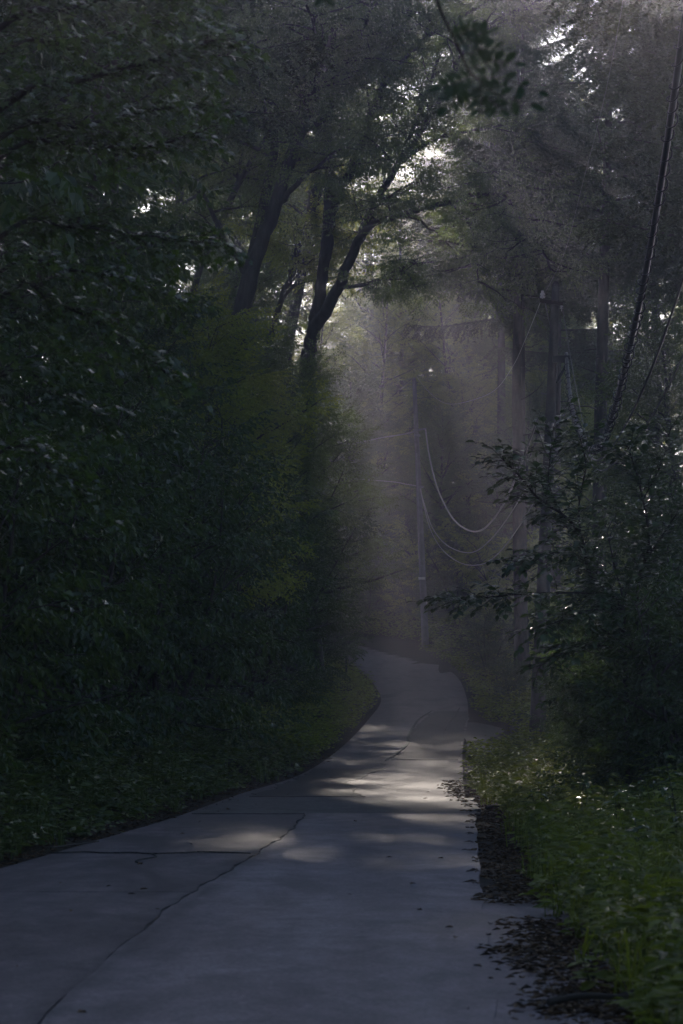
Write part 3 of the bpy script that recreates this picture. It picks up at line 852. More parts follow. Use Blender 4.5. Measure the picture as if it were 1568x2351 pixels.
hero('leaning_tree', 82, [
    ([(505, 1150, 0), (530, 900, 0), (562, 690, 0), (618, 510, 0), (680, 330, 0), (725, 210, 0), (760, 100, 0), (790, -30, 0)], 0.40, 0.12, 0.55),
    ([(640, 470, 0), (690, 415, -1), (730, 380, -2), (770, 350, -2)], 0.12, 0.04, 0.3),
    ([(575, 640, 0), (520, 560, 0), (480, 470, 1), (440, 400, 1)], 0.14, 0.05, 0.3)],
    'thick leaning trunk catching sunbeams left of the forked tree', M['leaf'], 902, 490)
hero('slender_tree', 94, [
    ([(560, 1100, 0), (605, 840, 0), (645, 690, 0), (680, 600, 0), (720, 500, 0), (750, 400, 0)], 0.19, 0.06, 0.5),
    ([(645, 690, 0), (690, 640, 1), (730, 600, 1), (780, 580, 1)], 0.08, 0.04, 0.2)],
    'slender dark tree between the leaning trunk and the forked tree', M['leaf_pale_sunlit'], 903, 545)
hero('slender_tree', 98, [
    ([(380, 1000, 0), (440, 680, 0), (515, 490, 0), (600, 330, 0), (680, 230, 0), (740, 130, 0)], 0.20, 0.07, 0.55),
    ([(500, 520, 0), (540, 430, 0), (560, 340, 0), (590, 240, 0)], 0.10, 0.04, 0.3)],
    'slim leaning tree, farthest left of the visible trunks', M['leaf'], 904, 360)

# ------------------------------------------------------------------ larches on the right
place_px('larch_a', 1200, 92, 0.95, 0.4, 'straight larch trunk nearest the dark pole, on its left side', 'tree', 'larches on the right')
place_px('larch_b', 1372, 84, 1.15, 1.9, 'stout larch trunk just right of the dark pole', 'tree', 'larches on the right')
place_px('larch_a', 1502, 98, 0.98, 3.1, 'upright larch trunk near the right edge behind the cables', 'tree', 'larches on the right')
bl = 'tall hazy larch in the canopy at the top of the picture'
for i, (px, Z, s) in enumerate(((1620, 104, 1.0), (560, 130, 1.0), (1195, 104, 0.95), (1506, 112, 0.95), (1150, 134, 1.0), (1275, 120, 1.0))):
    place_px('larch_b' if i % 2 else 'larch_a', px, Z, s, i * 1.3, bl, 'tree', 'hazy larches of the canopy')

cl = 'tall larch added over the road to shade the air and darken the top of the picture'  # larches added, many out of view, to keep the near air and road shaded
for i, (x, y, s) in enumerate(((-6.2, 66, 1.0), (-11, 60, 1.0), (-13, 75, 1.05), (10.6, 64, 1.0), (12.5, 72, 1.0), (13.5, 82, 1.0), (14.5, 58, 1.0), (-8.5, 48, 0.85), (10, 50, 0.9), (-16, 50, 1.0), (-9.5, 88, 1.05), (-12, 40, 0.85), (7.5, 38, 0.8), (12, 40, 0.85), (-5.5, 55, 0.9), (9.2, 54, 0.85), (-7.2, 41, 0.85), (-6.0, 33, 0.8))):
    place('larch_b' if i % 2 else 'larch_a', x, y, s, i * 2.3, cl, 'tree', 'tall larches added to shade the road')

tl = 'tall broadleaf tree with a high dark crown at the top of the picture'
for i, (px, Z, s) in enumerate(((440, 92, 1.15), (600, 104, 1.2), (250, 80, 1.1), (60, 66, 1.0), (-40, 54, 0.9), (330, 110, 1.15), (130, 96, 1.1), (520, 118, 1.1), (335, 138, 1.35), (1290, 142, 1.25), (160, 128, 1.3))):
    place_px('tree_tall', px, Z, s, i * 1.1, tl, 'tree', 'tall crowns over the bend')

# unseen wood beside and behind the photographer, added to cut the sky light
for i, (kd, x, y, s) in enumerate((('tree_tall', -9, 22, 0.8), ('tree_n', -8.5, 14, 1.0), ('tree_tall', -11, 4, 0.8), ('tree_n', -9, -4, 1.1), ('tree_tall', -10, -18, 0.8), ('tree_n', 8, 3, 1.1), ('tree_tall', 9, -10, 0.8), ('tree_n', 5, -24, 1.1), ('tree_tall', -3, -34, 0.8), ('tree_n', -8, -28, 1.1), ('tree_tall', 9, -30, 0.8))):
    place(kd, x, y, s, i * 1.7, 'unseen forest tree added beside or behind the viewpoint to cut the sky light', 'tree', 'unseen trees added around the viewpoint')

# ------------------------------------------------------------------ trees on the slope behind the bend
gl = 'hazy broadleaf tree on the wooded slope behind the bend'
k = 0
far = []
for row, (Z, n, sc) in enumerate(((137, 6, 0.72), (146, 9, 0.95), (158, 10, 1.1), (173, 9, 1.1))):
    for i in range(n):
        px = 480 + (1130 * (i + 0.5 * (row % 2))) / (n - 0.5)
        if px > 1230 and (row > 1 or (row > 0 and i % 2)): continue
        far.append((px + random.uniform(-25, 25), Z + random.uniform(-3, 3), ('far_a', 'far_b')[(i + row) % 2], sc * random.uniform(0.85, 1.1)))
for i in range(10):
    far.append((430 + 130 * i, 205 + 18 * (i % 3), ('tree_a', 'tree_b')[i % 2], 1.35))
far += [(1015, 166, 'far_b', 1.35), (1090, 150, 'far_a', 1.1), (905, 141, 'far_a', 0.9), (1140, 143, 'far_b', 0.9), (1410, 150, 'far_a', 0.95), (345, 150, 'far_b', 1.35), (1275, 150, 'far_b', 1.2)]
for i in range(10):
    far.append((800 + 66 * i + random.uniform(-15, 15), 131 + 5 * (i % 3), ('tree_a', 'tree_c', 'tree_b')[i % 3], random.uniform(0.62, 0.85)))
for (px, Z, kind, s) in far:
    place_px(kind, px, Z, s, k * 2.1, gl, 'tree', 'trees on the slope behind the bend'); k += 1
# shrubs closing the view under them
sl = 'hazy shrub on the bank behind the far pole'
for i, (px, Z, s) in enumerate(((850, 129.5, 0.45), (885, 130.5, 0.5), (920, 129.5, 0.45), (950, 128, 0.5), (985, 126.5, 0.45), (840, 134, 0.9), (890, 133, 1.0), (945, 131, 0.9), (1010, 129, 1.0), (1055, 126, 0.8), (1100, 128, 1.0), (1150, 124, 0.9), (1010, 138, 1.2), (900, 142, 1.2), (1120, 138, 1.2), (1200, 130, 1.0), (1270, 128, 1.0), (1350, 130, 1.1), (1440, 132, 1.1), (1530, 130, 1.1), (790, 140, 1.2), (960, 146, 1.3), (1060, 146, 1.3), (1180, 146, 1.3), (720, 136, 1.1))):
    place_px(('shrub_b', 'shrub_a', 'shrub_d')[i % 3], px, Z, s * (1.5 if i % 3 == 2 else 1), i * 1.7, sl, 'shrub', 'shrubs on the bank behind the far pole')

# ------------------------------------------------------------------ left wall of shrubs and trees
lw = [  # kind, px, Z, scale, label
    ('shrub_b', 725, 104, 1.0, 'shrub at the inside of the far bend, farthest along the left side'),
    ('shrub_a', 700, 92, 1.0, 'dark shrub beside the road just before the bend on the left'),
    ('tree_a', 740, 84, 0.75, 'bushy tree bulging over the road before the far pole'),
    ('shrub_b', 690, 78, 1.0, 'dark shrub under the bulging tree on the left'),
    ('tree_a', 640, 74, 0.72, 'dark leafy tree below the leaning trunks'),
    ('shrub_b', 640, 68, 1.0, 'dark shrub in the left hedge opposite the side track'),
    ('tree_c', 560, 64, 0.8, 'leafy tree with pale shoots in the middle of the left hedge'),
    ('shrub_a', 590, 58, 1.05, 'dark shrub in the left hedge where the road dips'),
    ('shrub_b', 500, 56, 1.1, 'tall dark shrub behind the dip on the left'),
    ('tree_a', 420, 58, 0.85, 'dark tree rising behind the left hedge in the middle distance'),
    ('shrub_a', 520, 50, 1.0, 'dark shrub overhanging the left verge by the coarse asphalt'),
    ('shrub_b', 400, 47, 1.05, 'broad dark shrub above the left verge'),
    ('tree_b', 300, 50, 0.8, 'tall dark tree over the left hedge'),
    ('shrub_a', 420, 42, 0.95, 'dark shrub behind the left grass verge'),
    ('shrub_b', 270, 40, 1.0, 'dark shrub with drooping leaves left of the verge'),
    ('tree_c', 150, 42, 0.9, 'dark tree high above the left verge'),
    ('shrub_a', 300, 34, 0.9, 'near dark shrub above the weeds of the left verge'),
    ('shrub_b', 120, 34, 1.0, 'near dark shrub by the left edge of the picture'),
    ('tree_a', -40, 36, 0.9, 'dark tree at the upper left edge of the picture'),
    ('shrub_a', 120, 28, 0.85, 'nearest dark shrub on the left, above the grass'),
    ('shrub_b', -60, 27, 0.9, 'dark shrub cut by the left edge of the picture'),
    ('tree_n', -420, 30, 1.4, 'tall dark tree added at the left to shade the air of the upper left corner'),  # added with its trunk out of view, to block sun from the near air
    ('tree_n', 110, 46, 1.45, 'tall dark tree added above the left hedge to shade the air beside the maple boughs'),  # second tree added to keep sun off the air at the upper left
    ('tree_b', 480, 100, 0.9, 'dark tree filling the left background under the canopy'),
    ('tree_a', 330, 84, 0.95, 'dark tree in the left background behind the hedge'),
    ('tree_b', 200, 70, 0.95, 'dark tree deep in the left wood'),
    ('tree_b', 60, 56, 0.95, 'dark tree deep in the wood at the left edge'),
    ('tree_a', 400, 118, 1.0, 'distant dark tree above the slim leaning trunks'),
]
for i, (kd, px, Z, s, lab) in enumerate(lw):
    if Z < 60: kd = 'shrub_n' if 'shrub' in kd else 'tree_n'
    sh = (1.5, 2.1, 1.8)[i % 3] if Z < 45 else 1.3 if Z < 60 else (0.8 if Z < 80 else 0.0)
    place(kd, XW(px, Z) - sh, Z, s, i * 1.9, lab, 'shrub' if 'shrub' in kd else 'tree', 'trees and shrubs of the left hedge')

# ------------------------------------------------------------------ right side bushes
rw = [
    ('shrub_c', 1325, 57, 0.6, 'low dark bush right of the foot of the dark pole'),
    ('shrub_a', 1420, 52, 0.7, 'dark bush behind the right-hand weeds, near the dark pole'),
    ('shrub_c', 1385, 44, 0.62, 'low dark bush where the side track opens'),
    ('shrub_a', 1490, 44, 0.75, 'dark bush behind the broad-leaved sapling'),
    ('shrub_b', 1560, 46, 0.8, 'tall dark bush at the right edge of the picture'),
    ('shrub_c', 1470, 35, 0.8, 'low dark bush below the sapling'),
    ('shrub_c', 1590, 32, 0.9, 'low bush at the right edge above the weeds'),
    ('shrub_d', 1290, 100, 0.9, 'sunlit yellow-green bush seen between the larch trunks'),
    ('shrub_d', 1400, 96, 1.1, 'sunlit bush right of the stout larch'),
    ('shrub_b', 1120, 100, 0.45, 'hazy bush right of the far pole'),
    ('shrub_c', 1175, 84, 0.45, 'low hazy bush left of the dark pole foot'),
    ('tree_c', 1420, 112, 0.8, 'hazy tree with level boughs behind the cables'),
    ('tree_a', 1580, 76, 0.8, 'leafy tree at the right edge behind the cables'),
]
for i, (kd, px, Z, s, lab) in enumerate(rw):
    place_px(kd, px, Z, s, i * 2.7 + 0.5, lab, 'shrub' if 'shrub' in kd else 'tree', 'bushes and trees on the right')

# ------------------------------------------------------------------ hand-placed leaves as parts
def leaf_parts(root, leaves, meshes, mats, limit=300, stuff_mat=None, shape=None, stuff_name='foliage'):
    """leaves: (pos, dir, up, scale); the ones nearest the camera become objects of their own"""
    base = np.array(root.location)
    order = sorted(range(len(leaves)), key=lambda i: leaves[i][0][1] / leaves[i][3])
    for n, i in enumerate(order[:limit]):
        p, d, u, s = leaves[i]
        d = Vector(d).normalized(); y = Vector(u).cross(d).normalized(); z = d.cross(y)
        m = Matrix((d, y, z)).transposed().to_4x4()
        o = bpy.data.objects.new('leaf', meshes[n % len(meshes)])
        COL.objects.link(o); o.parent = root
        o.matrix_local = Matrix.Translation(Vector(p - base)) @ m @ Matrix.Scale(s, 4)
    rest = [leaves[i] for i in order[limit:]]
    if rest:
        mb = MB()
        put(mb, shape, [a[0] - base for a in rest], [a[1] for a in rest], [a[2] for a in rest], [a[3] for a in rest])
        o = mb.build(stuff_name, stuff_mat, root, smooth=False); o['kind'] = 'stuff'

def leaf_mesh(name, shape, mat):
    mb = MB(); mb.add(*shape); me = mb.mesh(name, smooth=False); me.materials.append(mat); return me

def leafy_branches(root, paths, r, sub_gap, sub_len, leaf_gap, t0=0.15, twig_r=0.006, hang=0.25, updown=0.3, flat=0.35, limbname='limb', mat='twig'):
    base = np.array(root.location); leaves = []
    tw = MB()
    for pts, r0, r1 in paths:
        pth = catmull(np.array(pts, float), 6)
        mb = MB(); mb.tube(pth - base, np.linspace(r0, r1, len(pth)), 8); mb.build(limbname, M[mat], root)
        L = np.linalg.norm(np.diff(pth, axis=0), axis=1).sum()
        n = max(2, int(L * (1 - t0) / sub_gap))
        for j in range(n):
            t = t0 + (1 - t0) * (j + r.uniform(0.2, 0.9)) / n
            p, d = along(pth, t); d = d / np.linalg.norm(d)
            perp = np.cross(d, [0, 0, 1.0]); nn = np.linalg.norm(perp)
            if nn < 0.5: a = j * 2.4; perp = np.array([math.cos(a), math.sin(a), 0])
            else: perp /= nn
            sd = d * r.uniform(0.4, 0.9) + perp * (1 if j % 2 else -1) * r.uniform(0.5, 1) + np.array([0, 0, r.uniform(-updown, updown)])
            sl = sub_len * r.uniform(0.55, 1.2) * (1.1 - 0.5 * t)
            sub = walk(p, sd, sl, 6, r, 0.02, 0.12, hang)
            tw.tube(sub - base, np.linspace(twig_r, twig_r * 0.4, 7), 4, cap=False)
            m = max(3, int(sl / leaf_gap))
            for k in range(m):
                q, e = along(sub, (k + 0.7) / m); e = e / np.linalg.norm(e)
                pe = np.cross(e, [0, 0, 1.0]); pe /= np.linalg.norm(pe) + 1e-6
                ld = e * r.uniform(0.4, 0.9) + pe * (1 if k % 2 else -1) * r.uniform(0.5, 1.0) + np.array([0, 0, r.uniform(-0.35, 0.1)])
                if k == m - 1: ld = e
                leaves.append((q, ld, np.array([r.gauss(0, flat), r.gauss(0, flat), 1.0]), r.uniform(0.7, 1.2)))
    tw.build('twigs', M['twig'], root)
    return leaves

# broad-leaved sapling in the right middle ground
r = random.Random(77)
ZB = 33.0
bx = XW(1440, ZB); base = np.array([bx, ZB, gz(bx, ZB) - 0.1])
sap = tag(empty('broad_leaved_sapling', base), 'dark broad-leaved sapling spreading in front of the pole, thin crooked stems', 'sapling')
paths = [
    ([base, P(1432, 1470, ZB), P(1421, 1384, ZB), P(1356, 1320, ZB), P(1332, 1227, ZB), P(1290, 1180, ZB - .5), P(1239, 1147, ZB - .7), P(1190, 1090, ZB - 1), P(1150, 1050, ZB - 1.2)], 0.038, 0.008),
    ([P(1415, 1380, ZB), P(1390, 1362, ZB), P(1243, 1362, ZB - .5), P(1150, 1368, ZB - .8), P(1079, 1376, ZB - 1), P(1015, 1368, ZB - 1.2)], 0.020, 0.005),
    ([base + [0.2, 0.3, 0], P(1462, 1380, ZB + .3), P(1490, 1250, ZB + .3), P(1470, 1120, ZB + .4), P(1440, 1020, ZB + .5)], 0.032, 0.007),
    ([P(1332, 1230, ZB), P(1330, 1150, ZB + .3), P(1345, 1070, ZB + .5), P(1330, 1000, ZB + .6)], 0.016, 0.005),
    ([P(1345, 1290, ZB), P(1290, 1270, ZB - .4), P(1230, 1275, ZB - .7), P(1180, 1290, ZB - .9)], 0.012, 0.004),
    ([P(1480, 1290, ZB + .3), P(1540, 1200, ZB), P(1590, 1130, ZB)], 0.016, 0.005),
    ([P(1455, 1420, ZB), P(1520, 1390, ZB - .3), P(1580, 1400, ZB - .6)], 0.014, 0.004),
    ([P(1436, 1500, ZB), P(1370, 1480, ZB - .5), P(1310, 1490, ZB - .9), P(1260, 1520, ZB - 1.1)], 0.014, 0.004),
    ([P(1290, 1180, ZB - .5), P(1260, 1110, ZB), P(1265, 1040, ZB + .2), P(1270, 980, ZB + .3)], 0.011, 0.004),
    ([P(1475, 1150, ZB + .4), P(1520, 1060, ZB + .2), P(1540, 980, ZB)], 0.012, 0.004),
    ([P(1425, 1400, ZB), P(1360, 1400, ZB - .6), P(1300, 1420, ZB - .9), P(1250, 1440, ZB - 1.1)], 0.012, 0.004),
]
lv = leafy_branches(sap, paths, r, 0.042, 0.75, 0.060, 0.12, 0.005, 0.18, 0.35, 0.30)
BE = leaf_shape(0.125, 0.078, 0.10, 6, 0.12)
leaf_parts(sap, lv, [leaf_mesh('beech_leaf', leaf_shape(0.125, 0.078, f, 6, dr), M['leaf_beech']) for f, dr in ((0.08, 0.05), (0.15, 0.15), (0.02, 0.2))] + [leaf_mesh('beech_leaf_y', BE, M['leaf_beech'])], None, 300, M['leaf_beech'], BE)

# out-of-focus maple boughs at the upper left
r = random.Random(78)
ZM = 17.0
base = np.array([-4.3, ZM + 1.0, gz(-4.3, ZM + 1.0) - 0.2])
map_ = tag(empty('maple_tree', base), 'near out-of-focus maple with dark boughs hanging in from the upper left', 'tree')
tr = np.array([base, base + [0.1, 0, 2.0], base + [0.0, 0.1, 4.0], base + [0.25, 0, 6.0], base + [0.3, 0.1, 8.0]])
mb = MB(); tr2 = catmull(tr, 5); mb.tube(tr2 - base, np.linspace(0.2, 0.09, len(tr2)), 10); mb.build('trunk', M['bark'], map_)
def tp(h): return np.array([np.interp(h, tr[:, 2] - base[2], tr[:, k]) for k in range(3)])
paths = [
    ([tp(4.6), P(0, 250, ZM), P(200, 180, ZM - .5), P(380, 130, ZM - .8), P(500, 85, ZM - 1)], 0.035, 0.008),
    ([tp(4.2), P(-20, 330, ZM), P(180, 290, ZM + .5), P(330, 255, ZM + .6), P(470, 240, ZM + .5)], 0.03, 0.008),
    ([tp(4.0), P(-20, 380, ZM + .5), P(150, 330, ZM + 1), P(320, 340, ZM + 1.2), P(470, 300, ZM + 1.3)], 0.025, 0.006),
    ([tp(3.4), P(-20, 560, ZM), P(160, 520, ZM + .3), P(330, 540, ZM + .5), P(500, 560, ZM + .5)], 0.025, 0.006),
    ([tp(2.8), P(-20, 700, ZM), P(130, 700, ZM), P(260, 760, ZM), P(390, 860, ZM)], 0.022, 0.006),
    ([tp(5.2), P(-20, 80, ZM), P(150, 20, ZM), P(320, -20, ZM), P(460, -40, ZM)], 0.03, 0.008),
    ([tp(2.4), P(-20, 880, ZM + 1), P(120, 900, ZM + 1), P(240, 960, ZM + 1)], 0.02, 0.006),
    ([tp(4.8), P(-20, 140, ZM + 2), P(150, 100, ZM + 2.2), P(320, 60, ZM + 2.5), P(420, 40, ZM + 2.6)], 0.025, 0.006),
    ([tp(2.0), P(-20, 1050, ZM + 2), P(120, 1080, ZM + 2), P(210, 1150, ZM + 2)], 0.02, 0.006),
    ([tp(3.0), P(-20, 640, ZM + 2), P(150, 620, ZM + 2), P(280, 640, ZM + 2), P(420, 690, ZM + 2)], 0.02, 0.006),
]
lv = leafy_branches(map_, paths, r, 0.05, 0.70, 0.06, 0.1, 0.004, 0.35, 0.3, 0.45)
MP = maple_shape(0.105)
leaf_parts(map_, lv, [leaf_mesh('maple_leaf', maple_shape(s_), M['leaf_shrub']) for s_ in (0.09, 0.105, 0.115)], None, 300, M['leaf_shrub'], MP)

# pinnate sprig hanging into the top of the view
r = random.Random(79)
ZH = 7.5
base = P(990, -60, ZH)
sprig = tag(empty('hanging_branch', base), 'blurred leafy sprig hanging from above at the top centre right', 'branch')
PIN = leaf_shape(0.050, 0.026, 0.05, 6, 0.1)
pin_me = [leaf_mesh('leaflet', leaf_shape(0.050 * k, 0.027 * k, 0.05, 6, 0.1), M['leaf_dark']) for k in (0.9, 1.05, 1.15)]
stem = [base, P(1003, 0, ZH), P(1025, 55, ZH), P(1050, 105, ZH), P(1075, 160, ZH), P(1100, 185, ZH)]
mb = MB(); st = catmull(np.array(stem), 6); mb.tube(st - base, np.linspace(0.006, 0.003, len(st)), 6); mb.build('stem', M['twig'], sprig)
rach = [((1050, 105), (1085, 85), (1120, 72)), ((1060, 130), (1110, 110), (1155, 110)), ((1075, 160), (1130, 140), (1180, 145)), ((1090, 178), (1150, 180), (1235, 210)),
        ((1100, 185), (1140, 215), (1215, 240)), ((1100, 185), (1105, 225), (1100, 280)), ((1085, 172), (1050, 190), (1015, 200)), ((1092, 180), (1055, 215), (1025, 245)), ((1100, 186), (1130, 230), (1150, 250)), ((1045, 95), (1070, 70), (1095, 70))]
for q, rc in enumerate(rach):
    pts = catmull(np.array([P(a, b_, ZH + r.uniform(-0.05, 0.05)) for a, b_ in rc]), 5)
    mb = MB(); mb.tube(pts - base, np.linspace(0.002, 0.001, len(pts)), 4); mb.build('leaf_stalk', M['twig'], sprig)
    n = 4
    lv = []
    for j in range(n):
        p, d = along(pts, 0.15 + 0.8 * j / n); d = d / np.linalg.norm(d)
        view = np.array([0, -1.0, 0.25])
        pe = np.cross(d, view); pe /= np.linalg.norm(pe)
        for sg in (-1, 1):
            lv.append((p, d * 0.55 + pe * sg + np.array([0, r.gauss(0, .3), 0]), view + np.array([r.gauss(0, .4), 0, r.uniform(0, .9)]), r.uniform(0.75, 1.15)))
    lv.append((pts[-1], pts[-1] - pts[-2], np.array([0, -1.0, 0.6]), 1.0))
    leaf_parts(sprig, lv, pin_me, None, 300)
base = P(735, -40, 9.0)
sp2 = tag(empty('hanging_branch', base), 'tip of a dark twig with few leaves at the very top centre', 'branch')
mb = MB(); st = np.array([base, P(740, -10, 9), P(745, 4, 9)]); mb.tube(st - base, 0.003, 5); mb.build('stem', M['twig'], sp2)
leaf_parts(sp2, [(P(738, -12, 9), np.array([-0.5, 0, -1]), np.array([0, -1, .3]), 1.0), (P(745, -8, 9), np.array([0.6, 0, -.6]), np.array([0, -1, .3]), 1.0), (P(742, 0, 9), np.array([-.9, 0, -.5]), np.array([0, -1, .5]), .8)], pin_me, None, 300)

# ------------------------------------------------------------------ verge plants
def herb_template(seed, n, h, L, W, pts=6, upright=0.3):
    r = random.Random(seed); V = []; Fc = []; off = 0
    for i in range(n):
        a = i * 2.4 + r.uniform(-.4, .4); e = r.uniform(-0.2, 0.7) * upright + 0.1
        v, f = leaf_shape(L * r.uniform(.6, 1.15), W * r.uniform(.7, 1.1), 0.12, pts, 0.25)
        v = rot_about(v, (1, 0, 0), r.uniform(-.5, .5)); v = rot_about(v, (0, 1, 0), -e); v = rot_about(v, (0, 0, 1), a)
        z = h * r.uniform(0.25, 1.0)
        v = v + np.array([math.cos(a) * 0.03 + r.gauss(0, .02), math.sin(a) * 0.03 + r.gauss(0, .02), z])
        V.append(v); Fc.append(f + off); off += len(v)
    return np.concatenate(V), np.concatenate(Fc)
def grass_template(seed, n, h):
    r = random.Random(seed); V = []; Fc = []; off = 0
    for i in range(n):
        a = r.uniform(0, 6.28); b_ = r.uniform(0.2, 0.6) * h; w = 0.006
        o = np.array([r.gauss(0, .04), r.gauss(0, .04), 0]); d = np.array([math.cos(a), math.sin(a), 0]); q = np.array([-d[1], d[0], 0]) * w
        hh = h * r.uniform(.5, 1.1)
        v = np.array([o - q, o + q, o + d * b_ * .4 + [0, 0, hh * .7] + q * .8, o + d * b_ * .4 + [0, 0, hh * .7] - q * .8, o + d * b_ * 1.2 + [0, 0, hh * .85]])
        V.append(v); Fc.append(np.array([[0, 1, 2], [0, 2, 3], [3, 2, 4]]) + off); off += 5
    return np.concatenate(V), np.concatenate(Fc)
def scatter(name, label, pts, templs, mat, scale, cat='weeds'):
    mb = MB(); pts = np.array(pts); n = len(pts)
    z = ground_z(pts[:, 0], pts[:, 1])
    xl, xr = ledge_v(pts[:, 1]), redge_v(pts[:, 1])
    on_road = (pts[:, 0] > xl) & (pts[:, 0] < xr) & (pts[:, 1] < 100)
    z = np.where(on_road, road_z(pts[:, 1]) + 0.026, z)
    side_ = (pts[:, 0] >= xr) & (pts[:, 0] < xr + 0.85)
    z = np.where(side_ & (pts[:, 1] < 20), np.maximum(z, road_z(pts[:, 1]) + 0.014), z)
    z = np.where(side_ & (pts[:, 1] >= 20) & (pts[:, 1] < 41), np.maximum(z, road_z(pts[:, 1]) - 0.03), z)
    z = z + 0.012
    pos = np.column_stack([pts, z - 0.01])
    a = RNG.uniform(0, 6.28, n); sc = RNG.uniform(scale[0], scale[1], n)
    dirs = np.column_stack([np.cos(a), np.sin(a), np.zeros(n)]); ups = np.column_stack([RNG.normal(0, .12, n), RNG.normal(0, .12, n), np.ones(n)])
    w = RNG.integers(0, len(templs), n)
    for i, t in enumerate(templs):
        k = w == i; put(mb, t, pos[k], dirs[k], ups[k], sc[k])
    o = mb.build(name, mat, smooth=False)
    return tag(o, label, cat, kind='stuff')
HB = [herb_template(1, 9, 0.16, 0.09, 0.055), herb_template(2, 8, 0.24, 0.11, 0.06), herb_template(3, 10, 0.12, 0.07, 0.05), herb_template(4, 12, 0.32, 0.10, 0.04)]
HBL = [herb_template(7, 9, 0.22, 0.12, 0.075), herb_template(8, 10, 0.38, 0.13, 0.07), herb_template(9, 9, 0.15, 0.10, 0.07), herb_template(10, 14, 0.6, 0.12, 0.05), herb_template(11, 7, 0.10, 0.16, 0.12)]
HBF = [herb_template(5, 9, 0.3, 0.13, 0.08, 4), herb_template(6, 9, 0.45, 0.15, 0.08, 4)]
GR = [grass_template(1, 12, 0.28), grass_template(2, 14, 0.40), grass_template(3, 10, 0.2)]
ledge_v = lambda y: np.interp(y, RS[:140, 1], RS[:140, 0]); redge_v = lambda y: np.interp(y, RS[:140, 3], RS[:140, 2])
def verge(n, y0, y1, side, d0, d1, p=1.0):
    y = y0 * (y1 / y0) ** RNG.random(n); d = d0 + (d1 - d0) * RNG.random(n) ** p
    edge = ledge_v(y) if side < 0 else redge_v(y)
    wv = 0.22 * np.sin(y * 1.3 + side) + 0.18 * np.sin(y * 3.1) + 0.12 * np.sin(y * 7.3)
    return np.column_stack([edge + side * (d + np.abs(wv)), y])
def right_d0(y):  # weeds start past the dirt shoulder / stub slab
    return np.interp(y, [8, 12, 20, 26, 36, 42, 58, 66, 74, 80], [0.85, 0.75, 0.55, 0.55, 0.5, 0.15, 0.2, 1.9, 0.6, 0.2])
def right_pts(n, y0, y1, w, p=1.0):
    y = y0 * (y1 / y0) ** RNG.random(n)
    d = right_d0(y) + w * RNG.random(n) ** p + 0.10 * np.sin(y * 4.1) + 0.06 * np.sin(y * 9.7)
    return np.column_stack([redge_v(y) + d, y])
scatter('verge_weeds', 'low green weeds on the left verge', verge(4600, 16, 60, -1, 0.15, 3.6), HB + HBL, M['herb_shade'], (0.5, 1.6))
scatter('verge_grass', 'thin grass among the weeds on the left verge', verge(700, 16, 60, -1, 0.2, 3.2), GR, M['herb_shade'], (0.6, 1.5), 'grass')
scatter('verge_weeds', 'lush green weeds on the right verge beside the concrete', right_pts(5200, 9, 48, 3.0), HB + HBL, M['herb'], (0.45, 1.35))
scatter('verge_grass', 'thin grass among the weeds on the right verge', right_pts(1500, 9, 48, 2.8), GR, M['herb'], (0.5, 1.3), 'grass')
scatter('far_verge_weeds', 'weeds along both sides of the road towards the bend', np.concatenate([right_pts(2600, 46, 118, 3.6), verge(1800, 56, 110, -1, 0.1, 2.4)]), HBF, M['herb'], (0.6, 1.2))
yy = RNG.uniform(116, 140, 6000); xx = RNG.uniform(-12, 12, 6000)
d2 = np.sqrt(((xx[:, None] - CEN[None, :, 0]) ** 2 + (yy[:, None] - CEN[None, :, 1]) ** 2)); im = d2.argmin(1); ok = d2[np.arange(6000), im] > HALF[im] + 0.2
scatter('bank_weeds', 'weeds covering the bank behind the bend', np.column_stack([xx, yy])[ok], HBF, M['herb'], (0.8, 1.6))
# litter on the verges
LIT = [(leaf_shape(0.06, 0.04, 0.3, 4, 0.1)[0] + [0, 0, 0.012], leaf_shape(0.06, 0.04, 0.3, 4, 0.1)[1]), (leaf_shape(0.09, 0.02, 0.4, 4, 0.05)[0] + [0, 0, 0.015], leaf_shape(0.09, 0.02, 0.4, 4, 0.05)[1])]
def clumps(n):
    c = np.array([(1.50, 17.2), (1.42, 16.3), (1.28, 15.4), (1.30, 14.6), (1.45, 14.0), (1.38, 13.2), (1.55, 15.8), (1.25, 12.6), (1.5, 12.2)])
    i = RNG.integers(0, len(c), n)
    return c[i] + np.column_stack([RNG.normal(0, 0.17, n) - 0.12 * RNG.random(n) ** 2, RNG.normal(0, 0.24, n)])
scatter('leaf_litter', 'brown dead leaves and twigs along the road edges', np.concatenate([verge(2600, 13, 60, -1, -0.15, 0.5), right_pts(3200, 19, 46, 0.5) - [0.5, 0], right_pts(900, 9, 60, 0.4), clumps(2000), np.column_stack([RNG.uniform(-3, 2.4, 45), RNG.uniform(10, 50, 45)])]), LIT, M['litter'], (0.5, 1.4), 'leaf litter')

